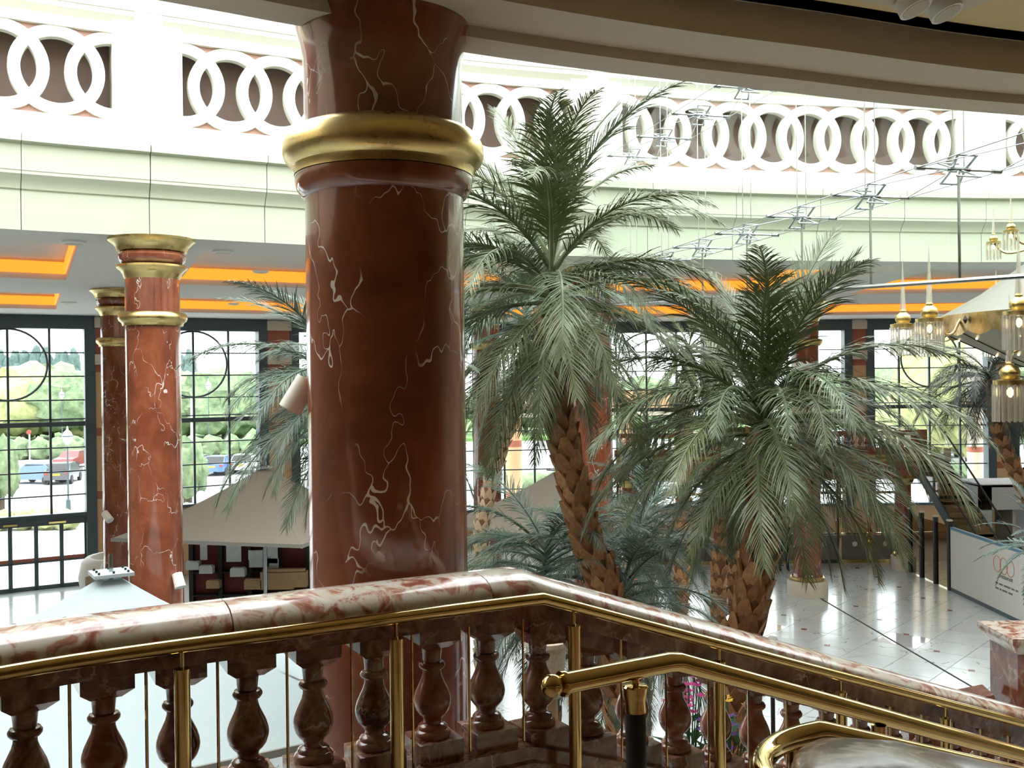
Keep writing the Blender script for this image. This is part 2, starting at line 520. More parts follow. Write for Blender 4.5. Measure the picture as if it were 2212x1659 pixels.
def window_bay(i, a, b, bottom, doors=False):
    L = (b - a).length
    ang = math.atan2(b.y - a.y, b.x - a.x)
    rot = Matrix.Rotation(ang, 3, 'Z')
    W = lambda x, y, z: a + rot @ Vector((x, y, z))
    cx, hw = L / 2, 2.22
    top = 8.32

    def bx(Bd, x0, x1, y0, y1, z0, z1):
        Bd.hexa([W(x, y, z) for z in (z0, z1) for x, y in ((x0, y0), (x1, y0), (x1, y1), (x0, y1))])
        return Bd
    # piers of the wall, half a pier each side
    for x0, x1 in ((-0.02, cx - hw - 0.3), (cx + hw + 0.3, L + 0.02)):
        bands = [(0, 2.78, 'tan'), (2.78, 3.04, 'brick'), (3.04, 4.84, 'tan'), (4.84, 5.1, 'brick'), (5.1, 6.92, 'tan'), (6.92, 7.16, 'brick'),
                 (7.16, 7.5, 'stone'), (7.5, 8.36, 'brick'), (8.36, 8.7, 'stone'), (8.7, 13.2, 'cream')]
        for z0, z1, mt in bands:
            d = 0.1 if mt == 'stone' else 0.0
            bx(B(), x0, x1, -0.12 - d, 0.3, z0, z1).obj('band_course' if mt != 'tan' else 'stone_course', M[mt], wb, 0)
    bx(B(), cx - hw - 0.3, cx + hw + 0.3, -0.05, 0.3, 8.9, 13.2).obj('wall_panel', M['cream'], wb, 0)
    if not doors:
        bx(B(), cx - hw - 0.3, cx + hw + 0.3, -0.05, 0.3, 0, bottom - 0.1).obj('wall_panel', M['tan'], wb, 0)
    win = struct('window_%d' % (i + 1), 'tall gridded window with a metal circle, between sandstone piers', a)
    fr = B()
    bx(fr, cx - hw - 0.32, cx - hw, -0.16, 0.3, 0.0 if doors else bottom - 0.1, 8.9)
    bx(fr, cx + hw, cx + hw + 0.32, -0.16, 0.3, 0.0 if doors else bottom - 0.1, 8.9)
    bx(fr, cx - hw, cx + hw, -0.16, 0.3, top, 8.9)
    bx(fr, cx - hw, cx + hw, -0.16, 0.3, bottom - 0.1, bottom)
    fr.obj('window_frame', M['frame'], win, 0)
    xs = [cx - hw, cx - 1.3, cx, cx + 1.3, cx + hw]
    xs = [cx - hw, cx - 1.2, cx, cx + 1.2, cx + hw]
    for x in xs[1:4]:
        bx(B(), x - 0.035, x + 0.035, 0.02, 0.12, bottom, top).obj('mullion', M['frame'], win, 0)
    zs = [top - 0.765 * k for k in range(0, 20) if top - 0.765 * k > bottom + 0.15] + [bottom]
    for k, z in enumerate(zs[1:-1]):
        h = 0.075 if k == 3 else 0.02
        bx(B(), cx - hw, cx + hw, -0.02 if k == 3 else 0.04, 0.12, z - h, z + h).obj('transom' if k == 3 else 'glazing_bar', M['frame'], win, 0)
        if k == 3:
            bx(B(), cx - hw, cx + hw, 0.02, 0.1, z + h + 0.06, z + h + 0.1).obj('glazing_bar', M['frame'], win, 0)
    cp = [W(cx + 1.13 * math.cos(2 * pi * q / 40), 0.0, top - 1.15 + 1.13 * math.sin(2 * pi * q / 40)) for q in range(40)]
    B().tube(cp, 0.035, 6, closed=True).obj('circle', M['frame'], win)
    for x0, x1 in zip(xs, xs[1:]):
        for z1, z0 in zip(zs, zs[1:]):
            key = (round(x1 - x0, 3), round(z1 - z0, 3))
            if key not in mb_pane:
                hx, hz = key[0] / 2 - 0.01, key[1] / 2 - 0.01
                mb_pane[key] = B().add([(-hx, 0, -hz), (hx, 0, -hz), (hx, 0, hz), (-hx, 0, hz)], [(0, 1, 2, 3)]).mesh('pane', M['glass'], 0)
            p = rot @ Vector(((x0 + x1) / 2, 0.07, (z0 + z1) / 2))
            link('pane', mb_pane[key], win, p, (0, 0, ang))
    if doors:
        dr = struct('door_%d' % (i + 1), 'row of dark framed glazed doors under the left window', a)
        ds = [cx - hw, cx - 1.48, cx - 0.74, cx, cx + 0.74, cx + 1.48, cx + hw]
        bx(B(), cx - hw, cx + hw, -0.1, 0.2, 2.05, bottom - 0.1).obj('head_rail', M['frame'], dr, 0)
        bx(B(), cx - 0.2, cx + 0.2, -0.14, -0.1, 2.1, 2.16).obj('door_closer', M['brass'], dr, 0)
        bx(B(), cx + 1.1, cx + 1.6, -0.14, -0.1, 2.1, 2.16).obj('door_closer', M['brass'], dr, 0)
        for x0, x1 in zip(ds, ds[1:]):
            lf = bx(B(), x0, x0 + 0.06, 0.0, 0.1, 0.0, 2.05)
            bx(lf, x1 - 0.06, x1, 0.0, 0.1, 0.0, 2.05)
            bx(lf, x0, x1, 0.0, 0.1, 0.0, 0.14)
            bx(lf, x0, x1, 0.0, 0.1, 0.86, 0.93)
            leaf = lf.obj('door_leaf', M['frame'], dr, 0)
            bx(B(), x0 + 0.06, x1 - 0.06, -0.01, 0.05, 0.93, 1.03).obj('push_bar', M['brick'], leaf, 0)
            key = ('d', round(x1 - x0, 3))
            B().add([W(x0 + 0.06, 0.06, 0.14), W(x1 - 0.06, 0.06, 0.14), W(x1 - 0.06, 0.06, 2.05), W(x0 + 0.06, 0.06, 2.05)], [(0, 1, 2, 3)]).obj('pane', M['glass'], leaf, 0)


wb = struct('wall_back', 'tan sandstone back wall with red bands')
for i in range(1, len(PW) - 2):
    window_bay(i - 1, PW[i], PW[i + 1], 2.40 if i <= 4 else 1.45, doors=(i in (1, 2)))
for i in (0, len(PW) - 2):
    a, b = PW[i], PW[i + 1]
    B().bar((a.x, a.y, 6.6), (b.x, b.y, 6.6), 0.3, 13.2).obj('wall_panel', M['tan'], wb, 0)

# far ceiling with lit coffers ----------------------------------------------
cl = struct('ceiling', 'grey beige ceiling with recessed coffers')
fronts = [far_at_x(-11.3), far_at_x(-5.45), far_at_x(1.98), far_at_x(7.9), far_at_x(14.0), Vector((18.6, 16.6, 0))]
walls = [PW[1], PW[3], PW[5], PW[7], PW[9], PW[11]]
fi = [min(range(len(FAR)), key=lambda k: (FAR[k] - p).length) for p in fronts]
cv = B()
for i in range(5):
    a0, a1, w0, w1 = FAR[fi[i]], FAR[fi[i + 1]], walls[i], walls[i + 1]
    seg = resample(FAR[fi[i]:fi[i + 1] + 1], n=10)
    wid = (a1 - a0).length

    def pt(s, t, z):
        lin = a0.lerp(a1, s).lerp(w0.lerp(w1, s), t)
        if t < 0.08:
            q = seg[min(9, int(s * 10))].lerp(seg[min(9, int(s * 10)) + 1], s * 10 - min(9, int(s * 10)))
            lin = lin + (q - a0.lerp(a1, s)) * (1 - t / 0.08)
        return Vector((lin.x, lin.y, z))
    s0 = 0.95 / wid
    S = [0] + [s0 + (1 - 2 * s0) * k / 8 for k in range(9)] + [1]
    T = [0, 0.08, 0.385, 0.57, 0.855, 1]
    for k in range(len(T) - 1):
        for j in range(len(S) - 1):
            if k in (1, 3) and 1 <= j <= 8: continue
            cv.add([pt(S[j], T[k], ZC), pt(S[j + 1], T[k], ZC), pt(S[j + 1], T[k + 1], ZC), pt(S[j], T[k + 1], ZC)], [(0, 1, 2, 3)])
    for k in (1, 3):
        q = [pt(s0, T[k], 0), pt(1 - s0, T[k], 0), pt(1 - s0, T[k + 1], 0), pt(s0, T[k + 1], 0)]
        co = B()
        zt = ZC + 0.42
        lo = [Vector((p.x, p.y, ZC)) for p in q]
        hi = [Vector((p.x, p.y, zt)) for p in q]
        co.add(lo + hi, [(4, 5, 6, 7), (0, 1, 5, 4), (1, 2, 6, 5), (2, 3, 7, 6), (3, 0, 4, 7)])
        co.obj('coffer', M['ceiling'], cl, 0)
        ctr = sum(q, Vector()) / 4
        nm = ('front', 'back')[k == 3]
        cvl = thing('cove_light', 'orange cove lighting inside the %s ceiling recess of the %s bay' % (nm, ('far left', 'left', 'centre', 'right', 'far right')[i]), 'cove light', Vector((ctr.x, ctr.y, ZC + 0.15)), 'orange ceiling coves')
        for e in range(4):
            p0, p1 = q[e], q[(e + 1) % 4]
            inn = (ctr - (p0 + p1) / 2)
            d = (p1 - p0).normalized()
            nrm = Vector((-d.y, d.x, 0))
            if nrm.dot(inn) < 0: nrm = -nrm
            p0, p1 = p0 + nrm * 0.03 + d * 0.03, p1 + nrm * 0.03 - d * 0.03
            B().bar((p0.x, p0.y, ZC + 0.245), (p1.x, p1.y, ZC + 0.245), 0.03, 0.25).obj('light_strip', M['cove'], cvl, 0)
cv.obj('ceiling_plane', M['ceiling'], cl, 0)

# fascia of the upper gallery, in stone panels ---------------------------------
fa = struct('wall_fascia', 'curved cream stone fascia of the upper gallery')
prof = [(0, ZC), (0, 9.32), (-.035, 9.34), (-.05, 9.40), (-.10, 9.46), (-.17, 9.53), (-.17, 9.58), (-.18, 9.58), (-.18, 9.96), (-.23, 9.975), (-.28, 9.98), (-.28, 10.10), (.35, 10.10), (.35, ZC + 0.02)]
step = 0
LF = len(FAR)
k = 4
while k < LF - 8:
    e = min(k + 7, LF - 1)
    seg = [p.copy() for p in FAR[k:e + 1]]
    d0, d1 = (seg[1] - seg[0]).normalized(), (seg[-1] - seg[-2]).normalized()
    seg[0] += d0 * 0.006
    seg[-1] -= d1 * 0.006
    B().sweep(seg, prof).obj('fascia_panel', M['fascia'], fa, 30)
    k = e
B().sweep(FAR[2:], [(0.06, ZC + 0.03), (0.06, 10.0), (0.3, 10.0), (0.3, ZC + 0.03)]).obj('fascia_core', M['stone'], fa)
# parapet with interlaced rings
B().sweep(FAR, [(-.02, 10.10), (-.02, 10.47), (.25, 10.47), (.25, 10.10)]).obj('parapet_base', M['cream'], fa, 30)
B().sweep(FAR, [(-.02, 11.77), (-.02, 11.93), (-.05, 11.96), (-.13, 12.02), (-.13, 12.10), (-.15, 12.10), (-.15, 13.2), (.25, 13.2), (.25, 11.77)]).obj('lintel', M['cream'], fa, 30)
B().sweep(FAR, [(.62, 10.1), (.62, 13.2), (.66, 13.2), (.66, 10.1)]).obj('back_panel', M['brown'], fa, 30)


def u_of(p):
    return 1106 + F * p.x / p.y


iu = lambda u: min((k for k in range(LF) if FAR[k].y > 10.5 and k > 20), key=lambda k: abs(u_of(FAR[k]) - u))
pil = [(iu(-560), iu(-430)), (iu(262), iu(408)), (iu(1243), iu(1356)), (iu(2062), iu(2168))]
pil.append((pil[3][1] + 26, pil[3][1] + 31))
n_ring = 48
RO, RI, RD = 0.655, 0.485, 0.14
rv, rfc = [], []
for q in range(n_ring):
    a = 2 * pi * q / n_ring
    for r, y in ((RO, 0), (RO, RD), (RI, RD), (RI, 0)):
        rv.append((r * math.cos(a), y, r * math.sin(a)))
for q in range(n_ring):
    for j in range(4):
        rfc.append((q * 4 + j, q * 4 + (j + 1) % 4, ((q + 1) % n_ring) * 4 + (j + 1) % 4, ((q + 1) % n_ring) * 4 + j))
ring_me = B().add(rv, rfc).mesh('lattice_ring', M['cream'], 40)
M['reveal'] = M['cream']
for i, (k0, k1) in enumerate(pil):
    seg = FAR[k0:k1 + 1]
    B().sweep(seg, [(-.06, 10.10), (-.06, 12.2), (.5, 12.2), (.5, 10.10)]).obj('pillar', M['cream'], fa, 30)
    inner = resample(seg, n=10)[3:8]
    B().sweep(inner, [(-.14, 10.10), (-.14, 12.6), (.1, 12.6), (.1, 10.10)]).obj('pilaster', M['cream'], fa, 30)
for i in range(len(pil) - 1):
    k0, k1 = pil[i][1], pil[i + 1][0]
    seg = FAR[k0:k1 + 1]
    L = sum((b - a).length for a, b in zip(seg, seg[1:]))
    n = max(2, round(L / 0.76))
    pts = resample(seg, n=n)
    for z0, z1 in ((10.46, 10.60), (11.65, 11.78)):
        B().sweep(seg, [(0.06, z0), (0.06, z1), (0.12, z1), (0.12, z0)]).obj('spandrel_strip', M['pink'], fa, 30)
    for q, p in enumerate(pts):
        a, b = pts[max(0, q - 1)], pts[min(n, q + 1)]
        d = (b - a).normalized()
        nr = Vector((-d.y, d.x, 0))
        link('lattice_ring', ring_me, fa, (p.x + nr.x * (0.0 + 0.006 * (q % 2)), p.y + nr.y * (0.0 + 0.006 * (q % 2)), 11.125), (0, 0, math.atan2(d.y, d.x)))

# near ceiling edge, stepped --------------------------------------------------
nc = struct('ceiling_gallery', 'stepped beige ceiling edge over the gallery')
NEAR = ring_near           # runs right to left, hall on its right... offset + is towards the camera side
B().sweep(NEAR, [(0, 13.2), (0, 8.28), (.24, 8.28), (.24, 8.34), (.61, 8.34), (.61, 8.54), (.75, 8.54), (.75, 13.2)]).obj('stepped_soffit', M['soffit'], nc, 20)
off = B().sweep(NEAR, [(.62, 8.54)], closed_prof=False).v
strip = B()
for a, b in zip(off, off[1:]):
    strip.add([a, b, Vector((b.x, -8.0, 8.54)), Vector((a.x, -8.0, 8.54))], [(0, 1, 2, 3)])
strip.add([(18, -8, 8.54), (30, -8, 8.54), (30, 20, 8.54), (18, 20, 8.54)], [(0, 1, 2, 3)])
strip.add([(-12.2, -8, 8.54), (-28, -8, 8.54), (-28, 10, 8.54), (-12.2, 10, 8.54)], [(0, 1, 2, 3)])
strip.obj('ceiling_plane', M['soffit_tan'], nc, 0)

# gallery floor ---------------------------------------------------------------
D = Vector((.868, .496, 0)).normalized()
NN = Vector((-D.y, D.x, 0))
GZ = 4.55
BAL = spline([(-6.5, 0.9, 0), (-4.6, 1.3, 0), (-3.3, 2.05, 0), (-2.5, 2.9, 0), (-1.86, 3.5, 0), (-1.42, 3.8, 0), (-.93, 4.06, 0), (-.3, 4.40, 0), (0, 4.56, 0)], 10)
K = BAL[-1]
NEWEL = Vector((0.83, 2.17, 0))
edge = [p + NN * 0.3 for p in BAL]
gf = struct('floor_gallery', 'gallery floor behind the marble balustrade')
poly = [(-12.5, -8.0), (-12.5, 1.6)] + [(p.x, p.y) for p in edge] + [(K.x + NN.x * .3, K.y + NN.y * .3)]
e1 = NEWEL + D * 0.1
poly += [(K.x - NN.x * 0.1, K.y - NN.y * 0.1), (e1.x + NN.x * .25, e1.y + NN.y * .25), (e1.x + D.x * 8 + NN.x * .25, e1.y + D.y * 8 + NN.y * .25), (12, 7.0), (28, 7.0), (28, -8)]
B().prism(poly, GZ - 0.35, GZ).obj('gallery_slab', M['gfloor'], gf, 0)
st = struct('stair', 'broad marble staircase descending to the right')
sl = 0.343
for q in range(34):
    a = K + D * (0.05 + q * 0.38) - NN * 0.15
    b = NEWEL + D * ((K - NEWEL).dot(D) + 0.05 + q * 0.38) + NN * 0.15
    z = GZ - (q + 1) * 0.38 * sl
    ps = [a, a + D * 0.4, b + D * 0.4, b]
    B().hexa([Vector((p.x, p.y, zz)) for zz in (z - 0.28, z) for p in ps]).obj('step', M['stone'], st, 0)

# columns -----------------------------------------------------------------------
def column(x, y, label, r=0.405, far=True, base=True):
    t = thing('marble_column', label, 'column', (x, y, 0), 'red marble columns')
    c = (x, y, 0)
    k = r / 0.405
    top = ZC
    B().lathe([(r * 1.02, 0.66), (r * 1.12, 0.58), (r * 1.12, 0.56)], 40, c, False).obj('foot_moulding', M['column'], t)
    B().lathe([(r, 0.6), (r, 8.18)] if far else [(r, 0.6), (r, 8.08), (r * 1.01, 8.16), (r * 1.035, 8.22), (r * 1.07, 8.28), (r * 1.11, 8.34), (r * 1.12, 8.40), (r * 1.12, 9.2)], 64, c).obj('shaft', M['column'], t)
    B().lathe([(r, 0.46), (r * 1.2, 0.47), (r * 1.24, 0.5), (r * 1.24, 0.55), (r * 1.15, 0.58), (r, 0.58)], 48, c).obj('base_ring', M['gold'], t)
    B().lathe([(r * 1.45, 0.0), (r * 1.45, 0.43), (r * 1.4, 0.46), (r, 0.46)], 48, c).obj('plinth', M['stone'], t)
    if far: B().lathe([(r, 7.40), (.445 * k, 7.40), (.455 * k, 7.44), (.465 * k, 7.45), (.475 * k, 7.46), (.50 * k, 7.48), (.512 * k, 7.52), (.505 * k, 7.57), (.48 * k, 7.60), (.42 * k, 7.615), (r, 7.615)], 48, c).obj('neck_ring', M['gold'], t)
    if far:
        B().lathe([(r, 8.12), (.42 * k, 8.15), (.435 * k, 8.2), (.47 * k, 8.25), (.51 * k, 8.28), (.525 * k, 8.30), (.525 * k, 8.33), (.46 * k, 8.34), (r, 8.34)], 48, c).obj('lower_collar', M['gold'], t)
        B().lathe([(.40 * k, 8.33), (.45 * k, 8.36), (.495 * k, 8.42), (.505 * k, 8.48), (.48 * k, 8.53), (.45 * k, 8.55)], 48, c).obj('capital_bulge', M['column'], t)
        B().lathe([(.46 * k, 8.535), (.52 * k, 8.545), (.53 * k, 8.58), (.55 * k, 8.63), (.60 * k, 8.68), (.645 * k, 8.71), (.65 * k, 8.745), (.4 * k, 8.745)], 48, c).obj('capital_flare', M['gold'], t)
    else:
        B().lathe([(.40, 7.56), (.462, 7.56), (.464, 7.59), (.470, 7.603), (.486, 7.612), (.508, 7.635), (.520, 7.67), (.518, 7.715), (.500, 7.757), (.47, 7.785), (.43, 7.80), (.40, 7.80)], 80, c).obj('neck_ring', M['gold'], t)
        B().lathe([(.40, 7.44), (.425, 7.455), (.448, 7.485), (.458, 7.52), (.459, 7.556), (.40, 7.556)], 80, c).obj('neck_moulding', M['column'], t)
    return t


colA = column(-0.653, 5.2, 'big red marble column with gilded neck ring close behind the balustrade', 0.409, far=False)
column(-5.56, 15.45, 'nearer of two red marble columns on the left with gold capital')
column(-9.3, 23.6, 'darker red marble column half hidden behind the left front column')
column(1.6, 20.0, 'red marble column behind the tall left palm trunk')
column(-.75, 29.5, 'distant red marble column beside the leaning slim palm')
column(8.72, 29.6, 'red marble column on round plinth standing on open floor at right')
# ------------------------------------------------------------------ balustrade in the foreground
CZ = 5.60
down = [K + D * (i * 0.1) for i in range(1, 91)]
level = resample(BAL, 0.1)


def with_z(pts, z0):
    out = []
    for p in pts:
        t = (p - K).dot(D)
        dz = -sl * t if (t > 0 and (p - K - D * t).length < 3.5 and t > 1e-6) else 0.0
        out.append(Vector((p.x, p.y, z0 + dz)))
    return out


PATH_L = [Vector((p.x, p.y, CZ)) for p in level]
PATH_D = [Vector((p.x, p.y, CZ - sl * (p - K).length)) for p in down]
FULL = PATH_L + PATH_D
iK = len(PATH_L) - 1
bal = thing('marble_balustrade', 'brown and cream marble balustrade along the gallery and down the stairs', 'balustrade', (K.x, K.y, GZ))
prof_c = [(-.18, -.085), (-.185, -.055), (-.18, -.03), (-.168, -.010), (-.145, .010), (-.11, .026), (-.05, .036), (0, .038), (.05, .036), (.11, .026), (.145, .010), (.168, -.010), (.18, -.03), (.185, -.055), (.18, -.085)]
i = 8
while i < len(FULL) - 3:
    e = min(i + (11 if i < iK else 9), len(FULL) - 1)
    if i < iK < e and e - iK < 4: e = iK
    elif i < iK < e and iK - i > 6: e = iK + 6
    seg = [p.copy() for p in FULL[i:e + 1]]
    seg[0] = seg[0].lerp(seg[1], 0.03)
    seg[-1] = seg[-1].lerp(seg[-2], 0.03)
    B().sweep(seg, prof_c).obj('coping_stone', M['coping'], bal, 50)
    i = e
B().sweep(FULL[6:], [(-.15, -.16), (-.15, -.08), (.15, -.08), (.15, -.16)]).obj('under_coping', M['breccia'], bal, 30)
B().sweep(FULL[6:], [(-.17, -1.1), (-.17, -.80), (-.15, -.79), (-.15, -.735), (.15, -.735), (.15, -.79), (.17, -.80), (.17, -1.1)]).obj('plinth', M['breccia'], bal, 30)

# balusters: turned stem with square blocks
bp = [(.055, -.26), (.045, -.275), (.042, -.30), (.040, -.325), (.052, -.328), (.059, -.338), (.059, -.348), (.052, -.358), (.041, -.362), (.042, -.38), (.048, -.40), (.060, -.425),
      (.072, -.45), (.080, -.475), (.083, -.495), (.081, -.515), (.073, -.54), (.060, -.558), (.046, -.572), (.041, -.585), (.043, -.595), (.058, -.602), (.066, -.612), (.066, -.622), (.076, -.628), (.081, -.638), (.081, -.652), (.076, -.66)]
stem_me = B().lathe([(r, z) for r, z in bp[::-1]], 24).mesh('baluster', M['breccia'], 40)
bpr = B().lathe([(r, z) for r, z in bp[::-1]], 24).mesh('baluster', M['redbreccia'], 40)
cap = {}


def block_mesh(name, slope, w, z0, z1, chamfer=0.0):
    ps = []
    h = w / 2
    ring_ = ((-h, -h), (h, -h), (h, h), (-h, h))
    bb = B()
    if chamfer:
        k = 0.58
        ps = [Vector((x * k, y * k, z0)) for x, y in ring_] + [Vector((x, y, z0 + chamfer + x * slope)) for x, y in ring_]
        bb.hexa(ps)
        ps = [Vector((x, y, z0 + chamfer + x * slope)) for x, y in ring_] + [Vector((x, y, z1 + x * slope)) for x, y in ring_]
        bb.hexa(ps)
    else:
        ps = [Vector((x, y, z0 + x * slope)) for x, y in ring_] + [Vector((x, y, z1)) for x, y in ring_]
        bb.hexa(ps)
    return bb.mesh(name, M['breccia'], 0)


capL = block_mesh('cap_block', 0, .19, -.262, -.15, .035)
baseL = block_mesh('base_block', 0, .205, -.74, -.655)
capD = block_mesh('cap_block', -sl, .19, -.275, -.15, .035)
baseD = block_mesh('base_block', -sl, .205, -.76, -.655)
pitch = 0.268
rod_l = B()
o = origin(bal)


def path_point(s):
    """s metres past the corner (negative: along the gallery)"""
    if s >= 0:
        p = K + D * s
        return Vector((p.x, p.y, CZ - sl * s)), math.atan2(D.y, D.x)
    acc, a = 0.0, PATH_L[-1]
    for b in PATH_L[-2::-1]:
        d = (b - a).length
        if acc + d >= -s:
            q = a.lerp(b, (-s - acc) / d)
            return q, math.atan2(a.y - b.y, a.x - b.x)
        acc += d
        a = b
    return PATH_L[0], 0.0


for k in range(-17, 26):
    s = 0.12 + k * pitch
    p, a = path_point(s)
    me = bpr if k % 5 in (3,) or k in (2, 4, 5, 6, 9) else stem_me
    b = link('baluster', me, bal, p - o, (0, 0, a + k))
    b.rotation_euler = (0, 0, a)
    link('cap_block', capL if s < 0 else capD, b)
    link('base_block', baseL if s < 0 else baseD, b)
    q, a2 = path_point(s + pitch / 2)
    nr = Vector((-math.sin(a2), math.cos(a2), 0))
    q2 = q - nr * 0.10
    B().tube([q2 + Vector((0, 0, -.155)), q2 + Vector((0, 0, -.745))], 0.006, 6).obj('safety_rod', M['brassdark'] if 'brassdark' in M else M['brass'], bal)

# brass handrail on the gallery side ------------------------------------------------
rail = thing('brass_handrail', 'polished brass handrail on posts fixed along the marble balustrade', 'handrail', (K.x, K.y - .3, GZ))
off_path = []
for p in B().sweep(FULL[6:], [(-.25, -.055)], closed_prof=False).v: off_path.append(p)
B().tube(off_path, 0.0265, 14).obj('rail', M['brass'], rail)


def post(s, parent, off=-.25, zoff=-.055, r=0.0285, foot=None):
    p, a = path_point(s)
    q = p + Vector((-math.sin(a), math.cos(a), 0)) * off
    z = q.z + zoff
    ft = foot if foot is not None else z - 1.05
    t = B().tube([(q.x, q.y, ft), (q.x, q.y, z - .085)], r, 16).obj('post', M['brass'], parent)
    B().tube([(q.x, q.y, z - .10), (q.x, q.y, z - .01)], 0.008, 8).obj('stem', M['brass'], t)
    B().tube([(q.x, q.y, z - .095), (q.x, q.y, z - .083)], r * 1.06, 16).obj('collar', M['brass'], t)
    return t


for k in range(-5, 8):
    post(0.16 + k * 0.84, rail)

# second handrail in the middle of the stairs ------------------------------------------
r2 = thing('brass_handrail', 'brass handrail with ball end on a black sleeved post in front', 'handrail', (0.45, 3.2, GZ))
z2 = 5.575
pk = Vector((0.514, 3.245, z2))
D2 = Vector((.868, .52, 0)).normalized()
pb = pk - D2 * 0.43
pe = pk + D2 * 4.2 + Vector((0, 0, -4.2 * .365))
B().tube([pb, pk - D2 * .02, pk + Vector((D2.x * .02, D2.y * .02, -.004)), pe], 0.0325, 20).obj('rail', M['brass'], r2)
ec = link('end_collar', B().lathe([(.02, -.01), (.038, -.008), (.040, 0), (.038, .008), (.02, .012)], 18).mesh('end_collar', M['brass']), r2, pb - origin(r2))
ec.rotation_euler = (pi / 2, 0, math.atan2(D2.y, D2.x) - pi / 2)
sp = B()
for (rr, zz) in [(0, 0)]:
    prof_s = [(max(0.002, .035 * math.sin(pi * q / 12)), -.035 * math.cos(pi * q / 12)) for q in range(13)]
    sp.lathe(prof_s, 18, pb - D2 * 0.04)
sp.obj('ball_end', M['brass'], r2)
pq = pk - D2 * 0.155
bp_ = B().tube([(pq.x, pq.y, GZ), (pq.x, pq.y, z2 - .115)], 0.0325, 18).obj('sleeved_post', M['rubber'], r2)
tag(bp_, 'black ribbed sleeve on post')
B().lathe([(.034, -.135), (.034, -.095), (.036, -.09), (.041, -.06), (.042, -.055), (.036, -.05), (.012, -.048), (.012, -.02)], 18, (pq.x, pq.y, z2)).obj('post_collar', M['brass'], bp_)
for t in (1.0, 2.1, 3.2):
    q = pk + D2 * t
    zt = z2 - t * .365
    B().tube([(q.x, q.y, zt - 1.05), (q.x, q.y, zt - .03)], 0.028, 14).obj('post', M['brass'], r2)

# marble end of the nearer stair balustrade, bottom right ----------------------------------
nb = thing('stair_newel', 'rounded polished marble coping end at the bottom right corner', 'newel', (NEWEL.x, NEWEL.y, GZ))
cz2 = 5.66
outl, outr = [], []
Wd = 0.225
top = B()
npth = 26
segs = []
for q in range(npth):
    if q < 9:
        th = q / 8 * pi / 2
        t, wv = -Wd * math.cos(th), Wd * math.sin(th)
    else:
        t, wv = (q - 8) * 0.16, Wd
    segs.append((t, max(wv, 0.001)))
rings = []
for (t, wv) in segs:
    zz = cz2 - (sl * (t - 0.05) if t > 0.05 else 0)
    cpt = NEWEL + D * t
    sec = []
    for (fx, dz) in ((-1, -.10), (-1.02, -.05), (-.93, -.015), (-.6, .008), (0, .02), (.6, .008), (.93, -.015), (1.02, -.05), (1, -.10)):
        sec.append(Vector((cpt.x + NN.x * wv * fx, cpt.y + NN.y * wv * fx, zz + dz * (1 if t > -Wd * .95 else 1))))
    rings.append(sec)
vs = [p for s_ in rings for p in s_]
fs = []
for q in range(npth - 1):
    for j in range(8):
        fs.append((q * 9 + j, q * 9 + j + 1, (q + 1) * 9 + j + 1, (q + 1) * 9 + j))
    fs.append((q * 9 + 8, q * 9, (q + 1) * 9, (q + 1) * 9 + 8))
M['coping2'] = breccia('brown_coping_marble', [(0.35, (0.10, 0.045, 0.03)), (0.46, (0.20, 0.095, 0.065)), (0.54, (0.24, 0.14, 0.10)), (0.64, (0.46, 0.36, 0.28))], 3.6, 0.26, (0.60, 0.50, 0.40))
M['coping2'].node_tree.nodes['Principled BSDF'].inputs['Coat Weight'].default_value = 0.12
B().add(vs, fs).obj('coping', M['coping2'], nb, 60)
B().lathe([(.17, -1.1), (.17, -.09)], 28, (NEWEL.x, NEWEL.y, cz2)).obj('newel_drum', M['breccia'], nb)
a, b_ = NEWEL + D * 0.1, NEWEL + D * 2.6
B().hexa([Vector((p.x + NN.x * o_, p.y + NN.y * o_, zz)) for zk in (0, 1) for p, zz, o_ in
          ((a, GZ - .1 if zk == 0 else cz2 - .1, -.13), (b_, GZ - 1.1 if zk == 0 else cz2 - .98, -.13), (b_, GZ - 1.1 if zk == 0 else cz2 - .98, .13), (a, GZ - .1 if zk == 0 else cz2 - .1, .13))]).obj('dado', M['breccia'], nb, 0)
# brass rail wrapping that newel
r3 = thing('brass_handrail', 'curved brass handrail wrapping the rounded marble coping end', 'handrail', (NEWEL.x, NEWEL.y - .3, GZ))
RR = 0.285
pts = []
for q in range(17):
    th = pi * 1.25 - q / 16 * pi * 0.75
    ang = math.atan2(D.y, D.x)
    pts.append(Vector((NEWEL.x + RR * math.cos(ang + th), NEWEL.y + RR * math.sin(ang + th), cz2 - .035)))
pts.append(pts[-1] + D * 0.06)
last = pts[-1]
pts2 = [last + D * 0.02 + Vector((0, 0, -.004)), last + D * 2.6 + Vector((0, 0, -2.6 * sl))]
B().tube(pts + pts2, 0.027, 18).obj('rail', M['brass'], r3)
for q in (2, 9, 16):
    p = pts[q]
    B().tube([(p.x, p.y, GZ), (p.x, p.y, p.z - .02)], 0.024, 14).obj('post', M['brass'], r3)
# ------------------------------------------------------------------ palms
def leaf_mat(name, c0, c1, c2):
    t = NT(name)
    v = t.coord(30)
    n1 = t.noise(v, 6.0, 3)
    oi = t.n('ObjectInfo').outputs['Random']
    base = t.mix(oi, c0, c1)
    col = t.mix(t.n('MapRange', None, Value=n1.outputs['Fac'], i1=0.45, i2=0.75, i3=0.0, i4=0.8).outputs[0], base, c2)
    return t.fin(col, 0.42, spec=0.4)


